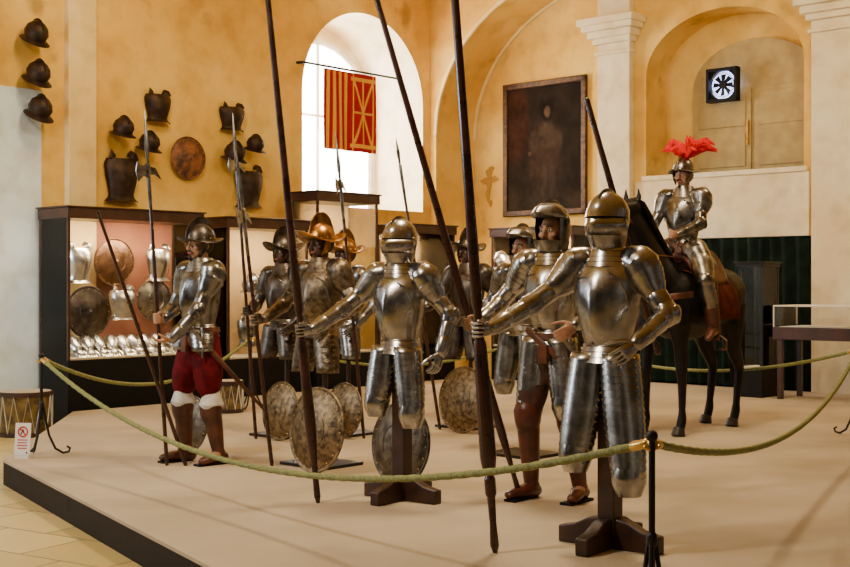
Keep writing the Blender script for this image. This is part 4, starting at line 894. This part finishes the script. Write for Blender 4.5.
def port(u,v):
    nz=noise.noise(V((u*6,v*8,0)))*.5+noise.noise(V((u*20,v*22,3)))*.35
    c=V((.016,.011,.008))*(1+.8*nz)
    def mixc(c,col,k): return c.lerp(V(col)*(1+.9*nz),max(0,min(1,k)))
    c=mixc(c,(.036,.013,.008),blob(u,v,.10,.75,.22,.40)*.8)
    c=mixc(c,(.028,.019,.012),(1-ss(v,.06,.24)))
    c=mixc(c,(.034,.019,.012),blob(u,v,.50,.42,.24,.32)*.9)
    c=mixc(c,(.052,.034,.022),blob(u,v,.54,.60,.13,.12)*.8)
    c=mixc(c,(.042,.026,.017),blob(u,v,.38,.55,.09,.10)*.8); c=mixc(c,(.040,.025,.017),blob(u,v,.68,.54,.08,.11)*.8)
    c=mixc(c,(.036,.026,.018),blob(u,v,.50,.24,.045,.18)*.8); c=mixc(c,(.034,.024,.017),blob(u,v,.61,.24,.045,.18)*.8)
    c=mixc(c,(.011,.008,.006),blob(u,v,.54,.80,.11,.10))
    c=mixc(c,(.11,.060,.036),blob(u,v,.545,.785,.045,.05)*.9)
    c=mixc(c,(.075,.042,.026),blob(u,v,.31,.46,.03,.02))
    return tuple(max(0,x) for x in c)
painted('canvas',V((.08,-.005,.08)),V((W_-.16,0,0)),V((0,0,Hh-.16)),70,95,port,PAINT,0,V((0,1,0)),R)
# ---------------------------------------------------------------- lights
def area(name,loc,tgt,size,e,c,sy=None):
    l=bpy.data.lights.new(name,'AREA'); l.energy=e; l.color=c; l.size=size
    o=link(bpy.data.objects.new(name,l)); o.location=loc; o.rotation_euler=(V(tgt)-V(loc)).to_track_quat('-Z','Y').to_euler(); return o
def spot(name,loc,tgt,e,c,a,rad=.3,bl=.6):
    l=bpy.data.lights.new(name,'SPOT'); l.energy=e; l.color=c; l.spot_size=D2R(a); l.spot_blend=bl; l.shadow_soft_size=rad
    o=link(bpy.data.objects.new(name,l)); o.location=loc; o.rotation_euler=(V(tgt)-V(loc)).to_track_quat('-Z','Y').to_euler(); return o
area('ceiling_lamp',(.8,9.0,5.6),(.3,9.5,0),.8,255,(1,.80,.52))
area('ceiling_lamp',(-3.5,5,5.4),(-.5,9.5,1),.6,235,(1,.88,.70))
area('ceiling_lamp',(4.5,12.0,5.4),(3.2,16,3.0),.8,115,(1,.78,.42))
area('ceiling_lamp',(-2.5,12.3,5.5),(-3.0,16,2.6),.8,75,(1,.76,.40))
area('window_daylight_lamp',(-8,8.5,3.4),(-.5,10,1.1),1.8,240,(.82,.90,1.0))
spot('added_wall_spot',(-6.8,10.8,2.0),(-5.1,14.2,1.6),360,(.74,.88,1.0),46,.4)  # added cool spot imitating window light on the left wall, no fixture there
area('arch_window_lamp',wp(QL,d1,n1,5.35,4.0,.9),(.4,11,1),1.8,270,(1,.96,.88))
w=bpy.data.worlds.new('World'); bpy.context.scene.world=w; w.use_nodes=True; nt=w.node_tree; bg=nt.nodes['Background']
tc=nt.nodes.new('ShaderNodeTexCoord'); nz=nt.nodes.new('ShaderNodeTexNoise'); nz.inputs['Scale'].default_value=2.6; nz.inputs['Detail'].default_value=2; nt.links.new(tc.outputs['Generated'],nz.inputs['Vector'])
r=nt.nodes.new('ShaderNodeValToRGB'); r.color_ramp.elements[0].position=.47; r.color_ramp.elements[1].position=.64; r.color_ramp.elements[0].color=(.035,.026,.018,1); r.color_ramp.elements[1].color=(.72,.62,.48,1); nt.links.new(nz.outputs['Fac'],r.inputs['Fac']); nt.links.new(r.outputs['Color'],bg.inputs['Color']); bg.inputs['Strength'].default_value=.42  # invented bright and dark patches for the steel to reflect
cam=bpy.data.cameras.new('Camera'); cam.sensor_width=36; cam.lens=36*F/850; cam.clip_end=100
co=link(bpy.data.objects.new('Camera',cam)); co.location=(0,0,H); co.rotation_euler=(math.pi/2,0,0); bpy.context.scene.camera=co
